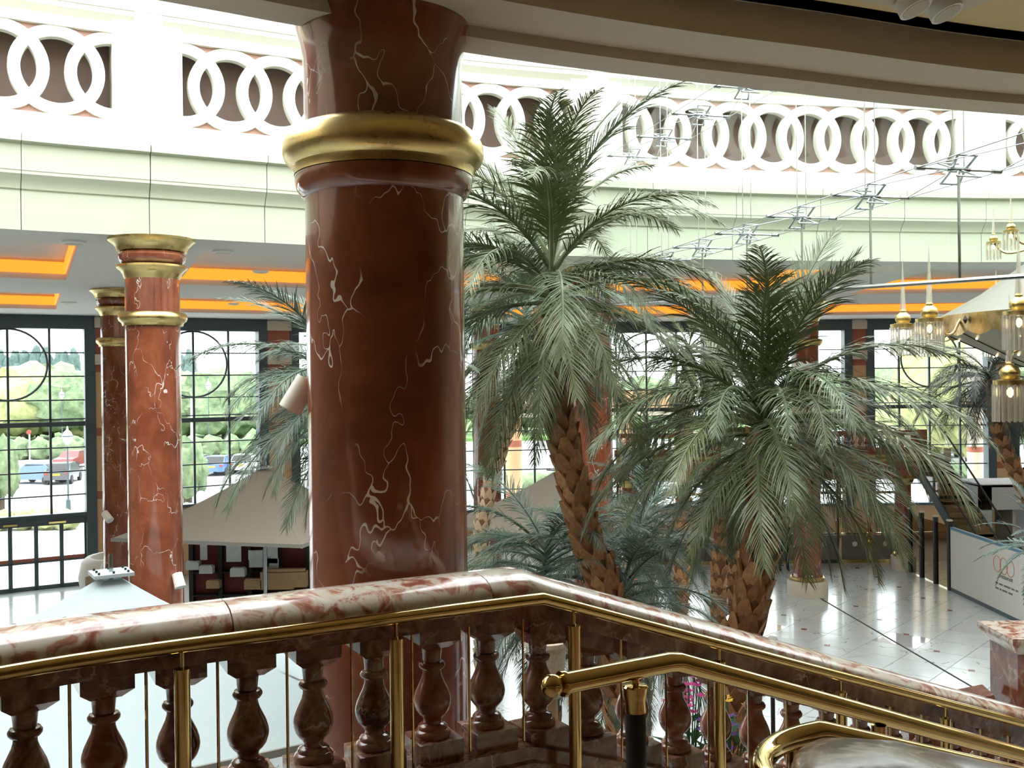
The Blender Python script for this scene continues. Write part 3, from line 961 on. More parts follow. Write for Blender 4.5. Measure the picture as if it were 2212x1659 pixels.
M['leaf'] = leaf_mat('preserved_palm_leaf', (0.070, 0.105, 0.045), (0.135, 0.155, 0.065), (0.25, 0.29, 0.19))
M['leaf2'] = leaf_mat('cool_green_palm_leaf', (0.070, 0.120, 0.078), (0.10, 0.15, 0.098), (0.20, 0.26, 0.20))
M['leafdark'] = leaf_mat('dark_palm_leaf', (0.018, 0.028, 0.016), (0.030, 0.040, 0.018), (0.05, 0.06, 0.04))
M['trunk'] = plain('brown_palm_fibre', (0.16, 0.075, 0.032), 0.85, var=0.35, scale=14)
def boot_mat(name, c0, c1):
    t = NT(name)
    v = t.coord(30)
    base = t.mix(t.n('ObjectInfo').outputs['Random'], c0, c1)
    nz = t.noise(v, 5.0, 4).outputs['Fac']
    return t.fin(t.mix(t.n('MapRange', None, Value=nz, i1=.4, i2=.75, i3=0.0, i4=.6).outputs[0], base, tuple(c * .35 for c in c0)), 0.75)


M['boot'] = boot_mat('palm_leaf_base', (0.26, 0.11, 0.04), (0.52, 0.27, 0.12))
M['boot_'] = plain('palm_leaf_base', (0.40, 0.19, 0.08), 0.75, var=0.3, scale=9)
M['bootlight'] = plain('pale_palm_leaf_base', (0.48, 0.34, 0.22), 0.8, var=0.25, scale=9)


def frond_mesh(name, elev, bend, n, leaf, seed, mat, width=0.017, hang=0.5, stiff=False):
    """a unit-length frond in the x-z plane, starting at the origin"""
    rr = random.Random(seed)
    N = 16
    pts, p, a = [Vector((0, 0, 0))], Vector((0, 0, 0)), elev
    tg = []
    for k in range(N):
        t = (k + 0.5) / N
        a2 = elev - bend * (t ** 1.25)
        d = Vector((math.cos(a2), 0, math.sin(a2)))
        tg.append(d)
        p = p + d / N
        pts.append(p)
    tg.append(tg[-1])
    b = B()
    b.tube(pts, [0.011 * (1 - 0.85 * k / N) + 0.001 for k in range(N + 1)], 5)
    for k in range(n):
        t = 0.16 + 0.84 * (k / (n - 1))
        f = t * N
        i = min(N - 1, int(f))
        base = pts[i].lerp(pts[i + 1], f - i)
        T = tg[i]
        prof = math.sin(pi * min(1, (t - 0.10) / 0.92) ** 0.75) * 0.85 + 0.22
        nrm = Vector((-T.z, 0, T.x))
        for s in (-1, 1):
            L = leaf * prof * rr.uniform(0.8, 1.15)
            side = Vector((0, s, 0))
            fwd = 0.75 + 0.75 * t + rr.uniform(-.25, .35)
            d = (side * (1.0 - 0.25 * t) + T * fwd + nrm * rr.uniform(0.0, 0.35)).normalized()
            w0 = T * (width * rr.uniform(0.7, 1.2))
            g = Vector((0, 0, -1)) * (hang * rr.uniform(0.5, 1.4))
            q1 = base + d * (L * 0.5) + g * (L * 0.12)
            d2 = (d + g * (0.2 if stiff else 1.0)).normalized()
            q2 = q1 + d2 * (L * 0.3)
            d3 = (d2 + g * (0.1 if stiff else 0.8)).normalized()
            q3 = q2 + d3 * (L * 0.28)
            o = len(b.v)
            b.v += [base - w0 * 0.4, base + w0 * 0.4, q1 - w0 * 0.5, q1 + w0 * 0.5, q2 - w0 * 0.35, q2 + w0 * 0.35, q3]
            b.f += [(o, o + 1, o + 3, o + 2), (o + 2, o + 3, o + 5, o + 4), (o + 4, o + 5, o + 6)]
    me = bpy.data.meshes.new(name)
    me.from_pydata([tuple(v) for v in b.v], [], b.f)
    me.materials.append(mat)
    return me


EL = [80, 66, 50, 34, 18, 0, -22, -45]
BEND = [38, 62, 82, 90, 85, 75, 55, 38]
VAR = {}


def fronds(mat, key, leaf=0.23, hang=0.42, n=72, width=0.0105):
    if key not in VAR:
        VAR[key] = [[frond_mesh('frond', math.radians(e), math.radians(bd), n, leaf * (0.85 if i < 2 else 1), 31 * i + j, mat, width, hang * (0.35, 0.6, 0.9, 1, 1, 1, 1, 1)[i]) for j in range(2)] for i, (e, bd) in enumerate(zip(EL, BEND))]
    return VAR[key]


boot_v = [(-.5, 0, 0), (.5, 0, 0), (-.42, .16, .55), (.42, .16, .55), (-.16, .34, 1.0), (.16, .34, 1.0), (-.12, .18, 1.0), (.12, .18, 1.0), (-.42, 0, .5), (.42, 0, .5), (0, .13, .3), (0, .26, .62)]
boot_f = [(0, 1, 10), (0, 10, 2), (1, 3, 10), (10, 3, 11), (10, 11, 2), (2, 11, 4), (11, 3, 5), (11, 5, 4), (4, 5, 7, 6), (2, 4, 6, 8), (3, 9, 7, 5), (0, 2, 8), (1, 9, 3)]


def boot_mesh(mat):
    me = bpy.data.meshes.new('leaf_base')
    me.from_pydata(boot_v, [], boot_f)
    me.materials.append(mat)
    return me


BOOT = {k: boot_mesh(M[k]) for k in ('boot', 'bootlight')}


def palm(label, trunk, r0, r1, n_fr, length, key, mat, seed, boots=True, bmat='boot', lo=0, crown_h=0.8, dens=None, spans=None, leaf=0.21, rows=None, hang=0.55):
    rr = random.Random(seed)
    path = spline(trunk, 8)
    base = path[0]
    t = thing('palm_tree', label, 'palm', base, 'indoor palms')
    n = len(path)
    rs = [r0 + (r1 - r0) * k / (n - 1) for k in range(n)]
    tr = B().tube(path, [x * 0.86 for x in rs], 12).obj('trunk', M['trunk'], t)
    o = origin(t)
    if boots:
        L = sum((b - a).length for a, b in zip(path, path[1:]))
        step = rows or r0 * 0.85
        cnt = int(L / step)
        pts = resample(path, n=cnt)
        per = 6
        for i in range(cnt):
            T = (pts[min(i + 1, cnt)] - pts[max(i - 1, 0)]).normalized()
            rad = r0 + (r1 - r0) * i / cnt
            x = T.cross(Vector((0, 1, 0))).normalized()
            y = T.cross(x)
            for j in range(per):
                a = 2 * pi * (j + 0.5 * (i % 2)) / per + rr.uniform(-.12, .12)
                nr = x * math.cos(a) + y * math.sin(a)
                tn = T.cross(nr)
                sc_ = rad * rr.uniform(1.05, 1.3)
                mm = Matrix((tn, nr, T)).transposed().to_4x4() @ Matrix.Rotation(rr.uniform(-.1, .12), 4, 'X') @ Matrix.Diagonal((sc_, sc_ * rr.uniform(.8, 1.2), sc_ * 1.25, 1))
                mm.translation = pts[i] + nr * (rad * 0.80) - o
                ob = link('leaf_base', BOOT[bmat], tr)
                ob.matrix_local = mm
    top = path[-1]
    FV = fronds(mat, key)
    for k in range(n_fr):
        f = k / max(1, n_fr - 1)
        e = f ** 0.85
        lv = lo + e * (len(EL) - 1 - lo)
        i = min(len(EL) - 1, max(0, int(round(lv + rr.uniform(-.5, .5)))))
        az = k * 2.39996 + rr.uniform(-.25, .25)
        ln = length * rr.uniform(0.82, 1.12) * (0.82 if i >= 6 else 1.0) * (0.9 if i == 0 else 1.0)
        h = crown_h * (1 - f) - 0.1
        ob = link('frond', FV[i][rr.randrange(2)], t, top + Vector((0, 0, h)) - o, (rr.uniform(-.25, .25), rr.uniform(-.1, .1), az), ln)
    return t


palm('tall palm rising beside the big column with feathery grey green crown', [Vector((1.28, 11, 0)), Vector((1.28, 11, 1.6)), at(1322, 1330, 11), at(1272, 1180, 11), at(1228, 1000, 11), at(1202, 830, 11), at(1192, 690, 11)],
     0.20, 0.155, 60, 2.35, 'A', M['leaf'], 3)
palm('stout palm standing right of centre with drooping crown and brown scaly trunk', [Vector((2.0, 10, 0)), at(1590, 1480, 10), at(1612, 1350, 10), at(1640, 1200, 10), at(1652, 1050, 10), at(1650, 940, 10)],
     0.20, 0.165, 62, 2.15, 'A', M['leaf'], 11, crown_h=0.4)
palm('palm mostly hidden behind the big column, fronds showing at left', [Vector((-1.55, 9.2, 0)), at(735, 1250, 9.2), at(745, 1050, 9.2), at(752, 900, 9.2)],
     0.19, 0.15, 54, 1.45, 'C', M['leaf2'], 21, crown_h=0.45)
palm('slim leaning palm with pale trunk behind the tall palm', [Vector((-.45, 15, 0)), at(1040, 1230, 15), at(1050, 1090, 15), at(1085, 960, 15), at(1120, 850, 15), at(1138, 740, 15)],
     0.125, 0.105, 40, 1.9, 'C', M['leaf2'], 34, bmat='bootlight', rows=0.16)
palm('distant palm between the two big crowns by the gridded window', [Vector((3.1, 19, 0)), at(1478, 1000, 19), at(1482, 880, 19), at(1488, 770, 19)],
     0.15, 0.13, 36, 1.4, 'A', M['leaf'], 41, rows=0.22, lo=1, crown_h=0.3)
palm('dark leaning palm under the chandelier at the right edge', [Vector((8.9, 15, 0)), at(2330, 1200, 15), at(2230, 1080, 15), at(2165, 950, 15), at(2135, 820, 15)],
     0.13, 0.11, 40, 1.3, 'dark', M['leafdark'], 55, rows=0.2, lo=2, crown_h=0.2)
palm('left of the two slim trunks next to the stout palm', [Vector((3.0, 14.5, 0)), at(1552, 1340, 14.5), at(1556, 1150, 14.5), at(1562, 1000, 14.5)],
     0.125, 0.11, 26, 1.5, 'A', M['leaf'], 61, rows=0.2)
palm('right of the two slim trunks next to the stout palm', [Vector((3.5, 15.5, 0)), at(1588, 1340, 15.5), at(1582, 1180, 15.5), at(1580, 1040, 15.5)],
     0.115, 0.10, 24, 1.5, 'A', M['leaf'], 67, rows=0.2)
palm('low bushy palm growing just behind the balustrade corner', [Vector((0.45, 12.2, 0)), at(1185, 1430, 12.2), at(1180, 1300, 12.2)],
     0.15, 0.12, 44, 1.75, 'C', M['leaf2'], 71, lo=1, rows=0.25)
palm('low bushy palm behind the stair coping, right of the tall trunk', [Vector((1.45, 11.6, 0)), at(1345, 1480, 11.6), at(1350, 1375, 11.6)],
     0.15, 0.12, 42, 1.7, 'C', M['leaf2'], 77, lo=1, rows=0.25)
palm('small palm in front of the red column with pale upright fronds', [Vector((2.0, 16.0, 0)), at(1395, 1300, 16), at(1395, 1180, 16)],
     0.14, 0.12, 40, 1.5, 'C', M['leaf2'], 83, lo=0, rows=0.25)

# stiff cycad at the right edge
cy = thing('cycad', 'stiff blue green cycad reaching in at the right edge', 'plant', Vector((4.15, 7.2, 0)))
crown = at(2262, 1175, 7.2)
B().tube([(4.15, 7.2, 0), (crown.x, crown.y, crown.z - .1)], [0.16, 0.12], 12).obj('trunk', M['trunk'], cy)
M['cycad'] = leaf_mat('blue_green_cycad_leaf', (0.05, 0.10, 0.075), (0.07, 0.13, 0.095), (0.14, 0.21, 0.17))
CYM = [frond_mesh('frond', math.radians(e), math.radians(bd), 44, 0.13, 900 + e, M['cycad'], 0.02, 0.1, True) for e, bd in ((70, 40), (40, 60), (15, 50), (0, 40), (-15, 60))]
for k in range(34):
    link('frond', CYM[min(4, int(k / 34 * 5))], cy, crown - origin(cy) + Vector((0, 0, -.02 * (k % 3))), (R.uniform(-.15, .15), 0, k * 2.4), 0.52 * R.uniform(.85, 1.15))
# ------------------------------------------------------------------ parasols and kiosks
def parasol(name, label, corners, apex, mat, pole_top=0.25, plate=0.28, droop=0.10, fr='dark', mast_r=0.05):
    ctr = sum(corners, Vector()) / 4
    t = thing(name, label, 'parasol', Vector((apex.x, apex.y, 0)))
    for e in range(4):
        a, b = corners[e], corners[(e + 1) % 4]
        pb = B()
        N = 8
        rows = []
        for k in range(N + 1):
            f = k / N
            sag = -droop * math.sin(pi * f) * (a - apex).length * 0.35
            l = apex.lerp(a, 0.04 + 0.96 * f) + Vector((0, 0, sag))
            r = apex.lerp(b, 0.04 + 0.96 * f) + Vector((0, 0, sag))
            rows.append([l.lerp(r, j / 4) + Vector((0, 0, -0.012 * math.sin(pi * j / 4) * f)) for j in range(5)])
        vs = [p for r_ in rows for p in r_]
        fs = [(k * 5 + j, k * 5 + j + 1, (k + 1) * 5 + j + 1, (k + 1) * 5 + j) for k in range(N) for j in range(4)]
        pb.add(vs, fs).obj('canopy_panel', mat, t, 40)
        B().bar(a + Vector((0, 0, -.03)), b + Vector((0, 0, -.03)), 0.03, 0.07).obj('edge_bar', M['canvas_edge'], t, 0)
        B().bar(apex + Vector((0, 0, -.25)), a + Vector((0, 0, -.06)), 0.03, 0.03).obj('rib', M['steel'], t, 0)
    B().tube([(apex.x, apex.y, 0), (apex.x, apex.y, apex.z + pole_top)], mast_r, 14).obj('mast', M['steel'], t)
    ax = (corners[1] - corners[0]).normalized()
    rz = math.atan2(ax.y, ax.x)
    pl = B().box((apex.x, apex.y, apex.z + 0.0), (plate * 1.5, plate * 1.5, 0.035), rz).obj('cap_plate', M['cap_metal'], t, 0)
    for i in (-1, 0, 1):
        for j in (-1, 0, 1):
            if i or j:
                q = Matrix.Rotation(rz, 3, 'Z') @ Vector((i * plate * .55, j * plate * .55, 0))
                B().tube([(apex.x + q.x, apex.y + q.y, apex.z + .01), (apex.x + q.x, apex.y + q.y, apex.z + .04)], 0.012, 6).obj('bolt', M['dark'], pl)
    B().box((apex.x, apex.y, 0.06), (0.8, 0.8, 0.12), rz).obj('foot', M['dark'], t, 0)
    return t


M['canvas_edge'] = plain('grey_canvas_hem', (0.26, 0.25, 0.22), 0.8)
M['cap_metal'] = plain('grey_painted_plate', (0.40, 0.46, 0.47), 0.5)


def square(a, b):
    d = b - a
    n = Vector((-d.y, d.x, 0))
    return [a, b, b + n, a + n]


cA, cB = atz(240, 1163, 3.3), atz(652, 1177, 3.3)
q1 = square(cA, cB)
ctr = sum(q1, Vector()) / 4
parasol('market_parasol', 'beige square parasol over the dark red kiosk at left', q1, Vector((ctr.x + .15, ctr.y, 4.62)), M['canvas'])
c2 = at(1207, 1015, 23.6)
q2_ = [c2 + Vector((2.9 * math.cos(a), 2.9 * math.sin(a), 0)) for a in (-pi / 2 + .12, .12, pi / 2 + .12, pi + .12)]
for p in q2_: p.z = 3.15
parasol('market_parasol', 'beige square parasol behind the tall palm trunk', q2_, c2, M['canvas'])
c3 = at(240, 1238, 10.4)
q3_ = [c3 + Vector((3.2 * math.cos(a), 3.2 * math.sin(a), 0)) for a in (-pi / 2 - .22, -.22, pi / 2 - .22, pi - .22)]
for p in q3_: p.z = c3.z - 1.36
parasol('market_parasol', 'bright white parasol below the gallery, capped with a bolted plate', q3_, c3, M['white_canvas'], 0.20, 0.26, mast_r=0.022)

M['kred'] = plain('dark_red_board', (0.16, 0.022, 0.018), 0.6, var=0.15)
M['kred2'] = plain('glossy_red_board', (0.34, 0.03, 0.02), 0.4, var=0.1)
M['paper'] = plain('pale_print', (0.62, 0.65, 0.66), 0.6, var=0.12, scale=9)
M['wood'] = plain('tan_wood', (0.42, 0.28, 0.15), 0.6, var=0.15)
kk = thing('kiosk', 'dark red shop kiosk with black shelving under the beige parasol', 'kiosk', Vector((ctr.x, ctr.y + 0.6, 0)))
kx0, kx1, ky = ctr.x - 1.75, ctr.x + 2.3, ctr.y + 0.9
nb_ = 6
for k in range(nb_):
    x = kx0 + (kx1 - kx0) * (k + .5) / nb_
    w_ = (kx1 - kx0) / nb_
    B().box((x, ky, 1.55), (w_ - 0.05, 0.05, 3.1)).obj('back_panel', M['kred2'] if k in (5,) else M['kred'], kk, 0)
    B().box((x - w_ / 2, ky - .08, 1.55), (0.1, 0.2, 3.1)).obj('upright', M['dark'], kk, 0)
    for z in (1.15, 1.62, 2.15):
        B().box((x, ky - .16, z), (w_ - .1, 0.28, 0.03)).obj('shelf', M['dark'], kk, 0)
B().box((kx1, ky - .08, 1.55), (0.1, 0.2, 3.1)).obj('upright', M['dark'], kk, 0)
B().box((ctr.x, ctr.y - .2, 0.55), (3.4, 0.7, 1.1)).obj('counter', M['dark'], kk, 0)
B().box((ctr.x, ctr.y - .2, 1.13), (3.5, 0.8, 0.06)).obj('counter_top', M['wood'], kk, 0)
KP = [(505, 1190, .34, .5), (560, 1199, .5, .22), (560, 1216, .46, .2), (588, 1193, .25, .5), (586, 1218, .34, .25), (440, 1186, .16, .5)]
for i, (u, v, w_, h_) in enumerate(KP):
    p = at(u, v, ky - .34)
    B().box(p, (w_, 0.03, h_)).obj('sign_panel', M['paper'], kk, 0)
for i, (u, v, s_) in enumerate([(418, 1222, .2), (447, 1230, .2), (515, 1236, .22), (462, 1262, .2), (548, 1262, .26), (600, 1253, .5), (632, 1250, .45)]):
    p = at(u, v, ky - .45)
    B().box(p, (s_ * 1.5, .2, s_ * .8)).box(p + Vector((0, -.02, s_ * .45)), (s_ * 1.3, .16, s_ * .16)).obj('shelf_goods', M['wood'] if i > 2 else M['paper'], kk, 0)
ct = thing('kiosk', 'white curved stall half hidden behind the left columns', 'stall', Vector((-10.6, 26.2, 0)))
wpt = at(232, 1200, 26)
wc = []
for k in range(13):
    a = pi * 0.5 + k / 12 * pi
    wc.append(Vector((wpt.x + 0.2 + .78 * math.cos(a), 26 + 0.9 * math.sin(a), 0)))
B().sweep(wc, [(0, 1.0), (-.1, 1.55), (-.02, 1.95), (0.1, 2.05), (.2, 2.05), (.2, 1.0)]).obj('awning', M['white'], ct, 40)
B().lathe([(.6, 0), (.6, .95), (.68, 1.0)], 20, (wpt.x + .3, 26, 0)).obj('counter', M['white'], ct)
for k in range(4):
    ch = thing('wicker_chair', '%s wicker cafe chair in the stack beside the white curved stall' % ('lowest', 'second lowest', 'second highest', 'topmost')[k], 'chair', Vector((at(200, 1240, 24.5).x, 24.5, 0.05 * k)), 'stacked wicker chairs')
    o = origin(ch)
    M['wicker'] = M.get('wicker') or plain('pale_wicker', (0.5, 0.42, 0.32), 0.7, var=0.5, scale=40)
    z = k * 0.30
    for dx in (-.2, .2):
        for dy in (-.2, .2):
            B().tube([o + Vector((dx, dy, 0 if k == 0 else z + .2 - o.z)), o + Vector((dx * .9, dy * .9, z + .45 - o.z))], .015, 6).obj('leg', M['wood'], ch)
    B().box(o + Vector((0, 0, z + .45 - o.z)), (.44, .44, .04)).obj('seat', M['wicker'], ch, 0)
    B().sweep([o + Vector((.2 * math.cos(a), .2 * math.sin(a) + .03, z + .45 - o.z)) for a in [pi * q / 8 for q in range(9)]], [(0, 0), (0, .42), (.02, .42), (.02, 0)]).obj('backrest', M['wicker'], ch)

# ------------------------------------------------------------------ spotlights on the columns
def spotlight(label, p, aim, r, L, wall):
    t = thing('spotlight', label, 'spotlight', p)
    aim = aim.normalized()
    B().tube([p - aim * L * .5, p + aim * L * .42, p + aim * L * .5], [r * .92, r, r], 20).obj('housing', M['spot'], t)
    B().tube([p + aim * L * .5, p + aim * (L * .5 + .004)], [r * .85, r * .85], 20).obj('lens', M['paper'], t)
    B().tube([p - aim * L * .2, wall], 0.012, 8).obj('bracket', M['spot'], t)
    B().box(wall, (0.05, 0.05, 0.12)).obj('mount', M['spot'], t, 0)
    return t


p = at(645, 852, 5.2)
spotlight('cream cylindrical spotlight on the left side of the big column', p, Vector((-.45, -.1, -.80)), 0.062, 0.185, Vector((-1.06, 5.2, p.z + .03)))
p = at(386, 1254, 15.2)
spotlight('pale spotlight low on the nearer left column', p, Vector((.3, -.3, -.8)), 0.085, 0.22, p + Vector((-.07, .18, .05)))
p = at(232, 1116, 23.1)
spotlight('small pale spotlight low on the darker left column', p, Vector((.5, -.3, -.5)), 0.09, 0.26, p + Vector((-.02, .2, .05)))

# downlights in the far ceiling
def downlight(label, u, v, r):
    p = atz(u, v, ZC)
    t = thing('downlight', label, 'downlight', p, 'ceiling downlights')
    B().lathe([(r * .8, -.05), (r, -.03), (r, .0)], 24, p).obj('rim', M['white'], t)
    B().lathe([(r * .2, -.052), (r * .78, -.052), (r * .78, -.045), (r * .2, -.045)], 20, p).obj('lens', M['stone'], t)


for u, v, r, l in ((160, 521, .18, 'round ceiling downlight above the left gap beside the fascia'), (482, 541, .17, 'round ceiling downlight right of the left gold capital'), (563, 584, .16, 'round ceiling downlight ringed in white near the palm tip'),
                   (505, 655, .15, 'distant ceiling downlight above the second window'), (148, 653, .2, 'dark round ceiling speaker by the orange cove at left')):
    downlight(l, u, v, r)

# twin gimbal spot in the near ceiling
tw = thing('twin_spotlight', 'square white twin gimbal spotlight in the near ceiling', 'spotlight', Vector((2.28, 5.45, 8.54)))
B().box((2.28, 5.35, 8.533), (0.66, 0.40, 0.012), 0.45).obj('plate', M['soffit'], tw, 0)
for dx, dy in ((-.11, .02), (.09, .0)):
    c = Vector((2.30 + dx, 5.42 + dy + dx * .45, 8.515))
    ax = Vector((.35, -.25, -1)).normalized()
    dr = B().tube([c - ax * .03, c + ax * .045], .088, 24).obj('lamp_drum', M['white'], tw)
    B().tube([c + ax * .045, c + ax * .048], .074, 24).obj('lens', M['stone'], dr)

# ------------------------------------------------------------------ chandelier
ch = thing('chandelier', 'large domed chandelier with gold arms and crystal rod lamps', 'chandelier', Vector((7.3, 12.0, 6.0)))
CX, CY = 7.3, 12.0
def beads(name, base, hi):
    t = NT(name)
    v = t.coord(0)
    n1 = t.noise(v, 30, 3)
    return t.fin(t.mix(n1.outputs['Fac'], base, hi), 0.45, 0.2)


M['beaded'] = beads('beaded_net', (0.10, 0.10, 0.075), (0.18, 0.18, 0.135))
M['beadedlow'] = beads('beaded_bowl', (0.22, 0.19, 0.14), (0.34, 0.30, 0.22))
M['oldgold'] = brushed('antique_gold', (0.50, 0.38, 0.18), (0.66, 0.52, 0.28), 0.28)
t = NT('crystal_rods')
trn = t.n('BsdfTransparent', None, Color=(0.93, 0.92, 0.88, 1))
gls = t.n('BsdfGlossy', None, Color=(1, .97, .9, 1), Roughness=0.08)
dif = t.n('BsdfDiffuse', None, Color=(0.7, 0.66, 0.6, 1))
m1 = t.n('MixShader', None, i0=0.4)
t.t.links.new(trn.outputs[0], m1.inputs[1]); t.t.links.new(gls.outputs[0], m1.inputs[2])
m2 = t.n('MixShader', None, i0=0.22)
t.t.links.new(m1.outputs[0], m2.inputs[1]); t.t.links.new(dif.outputs[0], m2.inputs[2])
t.t.links.new(m2.outputs[0], t.out.inputs['Surface'])
M['crystal'] = t.m
M['bulb'] = emit('warm_bulb', (1.0, 0.75, 0.45), 1.2, False)
for k in range(16):
    a0, a1 = 2 * pi * k / 16, 2 * pi * (k + 1) / 16
    upv, lov = [], []
    for r, z in ((2.0, 7.22), (1.5, 7.50), (1.0, 7.86), (.5, 8.24), (.08, 8.66)):
        for a in (a0, (a0 + a1) / 2, a1): upv.append((CX + r * math.cos(a), CY + r * math.sin(a), z))
    for r, z in ((2.0, 7.08), (1.7, 6.92), (1.3, 6.72), (.8, 6.50), (.3, 6.36), (.04, 6.33)):
        for a in (a0, (a0 + a1) / 2, a1): lov.append((CX + r * math.cos(a), CY + r * math.sin(a), z))
    qf = lambda n_: [(i * 3 + j, i * 3 + j + 1, (i + 1) * 3 + j + 1, (i + 1) * 3 + j) for i in range(n_ - 1) for j in range(2)]
    B().add(upv, qf(5)).obj('dome_gore', M['beaded'], ch)
    B().add(lov, qf(6)).obj('bowl_gore', M['beadedlow'], ch)
    B().tube([(CX + r * math.cos(a0), CY + r * math.sin(a0), z - .005) for r, z in ((2.0, 7.08), (1.7, 6.92), (1.3, 6.72), (.8, 6.50), (.3, 6.36))], .008, 5).obj('bowl_rib', M['dark'], ch)
    for q in range(3):
        aa = a0 + (q + .5) / 3 * (a1 - a0)
        rr_ = (1.75, 1.35, 1.0)[q]
        zz = (6.93, 6.73, 6.58)[q]
        B().lathe([(.002, -.016), (.014, -.008), (.014, .004), (.002, .012)], 8, (CX + rr_ * math.cos(aa), CY + rr_ * math.sin(aa), zz)).obj('bead_bulb', M['bulb'], ch)
    sc_p = []
    for j in range(9):
        a = a0 + (a1 - a0) * j / 8
        sc_p.append((a, 7.02 - .06 * abs(math.sin(pi * j / 4))))
    vs = []
    for a, zb in sc_p:
        for z in (zb, 7.22): vs.append((CX + 2.02 * math.cos(a), CY + 2.02 * math.sin(a), z))
    B().add(vs, [(2 * j, 2 * j + 2, 2 * j + 3, 2 * j + 1) for j in range(8)]).obj('scalloped_band', M['oldgold'], ch)
    a = (a0 + a1) / 2
    B().lathe([(.002, -.05), (.03, 0), (.002, .05)], 4, (CX + 2.05 * math.cos(a), CY + 2.05 * math.sin(a), 7.14)).obj('jewel', M['dark'], ch, 0)


def lamp(x, y, z, k=1.0, n=22):
    c = (x, y, z)
    d = B().lathe([(r * k, h * k) for r, h in ((.155, 0), (.158, .05), (.12, .055), (.075, .065), (.085, .085), (.097, .11), (.095, .14), (.08, .17), (.05, .195), (.036, .205), (.042, .22), (.03, .24))], 22, c).obj('lamp_head', M['gold'], ch)
    B().lathe([(.042 * k, .225 * k), (.036 * k, .3 * k), (.003, .90 * k)], 8, c).obj('spire', M['crystal'], d, 0)
    sk = B()
    for j in range(n):
        a = 2 * pi * j / n
        px, py = x + .152 * k * math.cos(a), y + .152 * k * math.sin(a)
        sk.tube([(px, py, z - .36 * k), (px, py, z + .01 * k)], .016 * k, 5)
    so = sk.obj('rod_skirt', M['crystal'], d)
    so['kind'] = 'stuff'
    B().lathe([(.01 * k, -.12 * k), (.03 * k, -.09 * k), (.03 * k, -.05 * k), (.012 * k, -.02 * k)], 10, c).obj('bulb', M['bulb'], d)


for k in range(12):
    a = math.radians(157 + 30 * k)
    x, y = CX + 2.4 * math.cos(a), CY + 2.4 * math.sin(a)
    lamp(x, y, 7.115)
    dr = Vector((math.cos(a), math.sin(a), 0))
    P0 = Vector((CX, CY, 0))
    B().tube(spline([P0 + dr * 1.85 + Vector((0, 0, 7.16)), P0 + dr * 2.0 + Vector((0, 0, 7.16)), P0 + dr * 2.1 + Vector((0, 0, 7.0)), P0 + dr * 2.2 + Vector((0, 0, 6.98)), P0 + dr * 2.27 + Vector((0, 0, 7.10)), P0 + dr * 2.36 + Vector((0, 0, 7.15))], 5), 0.016, 8).obj('arm', M['oldgold'], ch)
for k in range(3):
    a = math.radians(208 + 120 * k)
    x, y = CX + 2.0 * math.cos(a), CY + 2.0 * math.sin(a)
    lamp(x, y, 6.375, 1.12, 18)
    B().tube(spline([(x, y, 6.6), (x + .04, y, 6.72), (x + .1 * -math.cos(a), y - .1 * math.sin(a), 6.75), (CX + 1.6 * math.cos(a), CY + 1.6 * math.sin(a), 6.84)], 5), .014, 8).obj('arm', M['oldgold'], ch)
for k in range(8):
    a = math.radians(187 + 45 * k)
    x, y = CX + 1.36 * math.cos(a), CY + 1.36 * math.sin(a)
    lamp(x, y, 8.18, 0.55, 12)
    B().tube(spline([(x, y, 8.19), (CX + 1.2 * math.cos(a), CY + 1.2 * math.sin(a), 8.05), (CX + .9 * math.cos(a), CY + .9 * math.sin(a), 8.1), (CX + .5 * math.cos(a), CY + .5 * math.sin(a), 8.26)], 5), .016, 8).obj('arm', M['oldgold'], ch)
B().tube([(CX, CY, 8.6), (CX, CY, 13.3)], .03, 10).obj('hanging_rod', M['oldgold'], ch)

# ------------------------------------------------------------------ suspended glass screen with cable trusses
gs = thing('glass_screen', 'frameless glass screen hung on steel rods and spider fittings', 'glass screen', Vector((3.4, 12.1, 7.6)))
S0, S1 = Vector((1.70, 18.55, 0)), Vector((4.09, 9.3, 0))
sd = (S1 - S0).normalized()
sp_n = Vector((-sd.y, sd.x, 0))
if sp_n.x < 0: sp_n = -sp_n
P1n = Vector((2.04, 17.4, 0))
stn = [P1n.lerp(S1, k / 6) for k in range(7)]
stn += [S1 + sd * 1.4]
Z1, Z2, ZB, ZT = 10.38, 8.42, 7.55, 12.4
zb = lambda p: 7.88 - (p - S0).dot(sd) * 0.053
nodes = []
for k, p in enumerate([S0] + stn[:-1]):
    q = stn[k] if k < len(stn) else None
    for z0, z1 in ((0, Z2), (Z2, Z1), (Z1, ZT)):
        a, b = p + sd * .006, q - sd * .006
        B().add([Vector((a.x, a.y, z0 + .006 if z0 else zb(p))), Vector((b.x, b.y, z0 + .006 if z0 else zb(q))), Vector((b.x, b.y, z1 - .006)), Vector((a.x, a.y, z1 - .006))], [(0, 1, 2, 3)]).obj('pane', M['screenglass'], gs, 0)
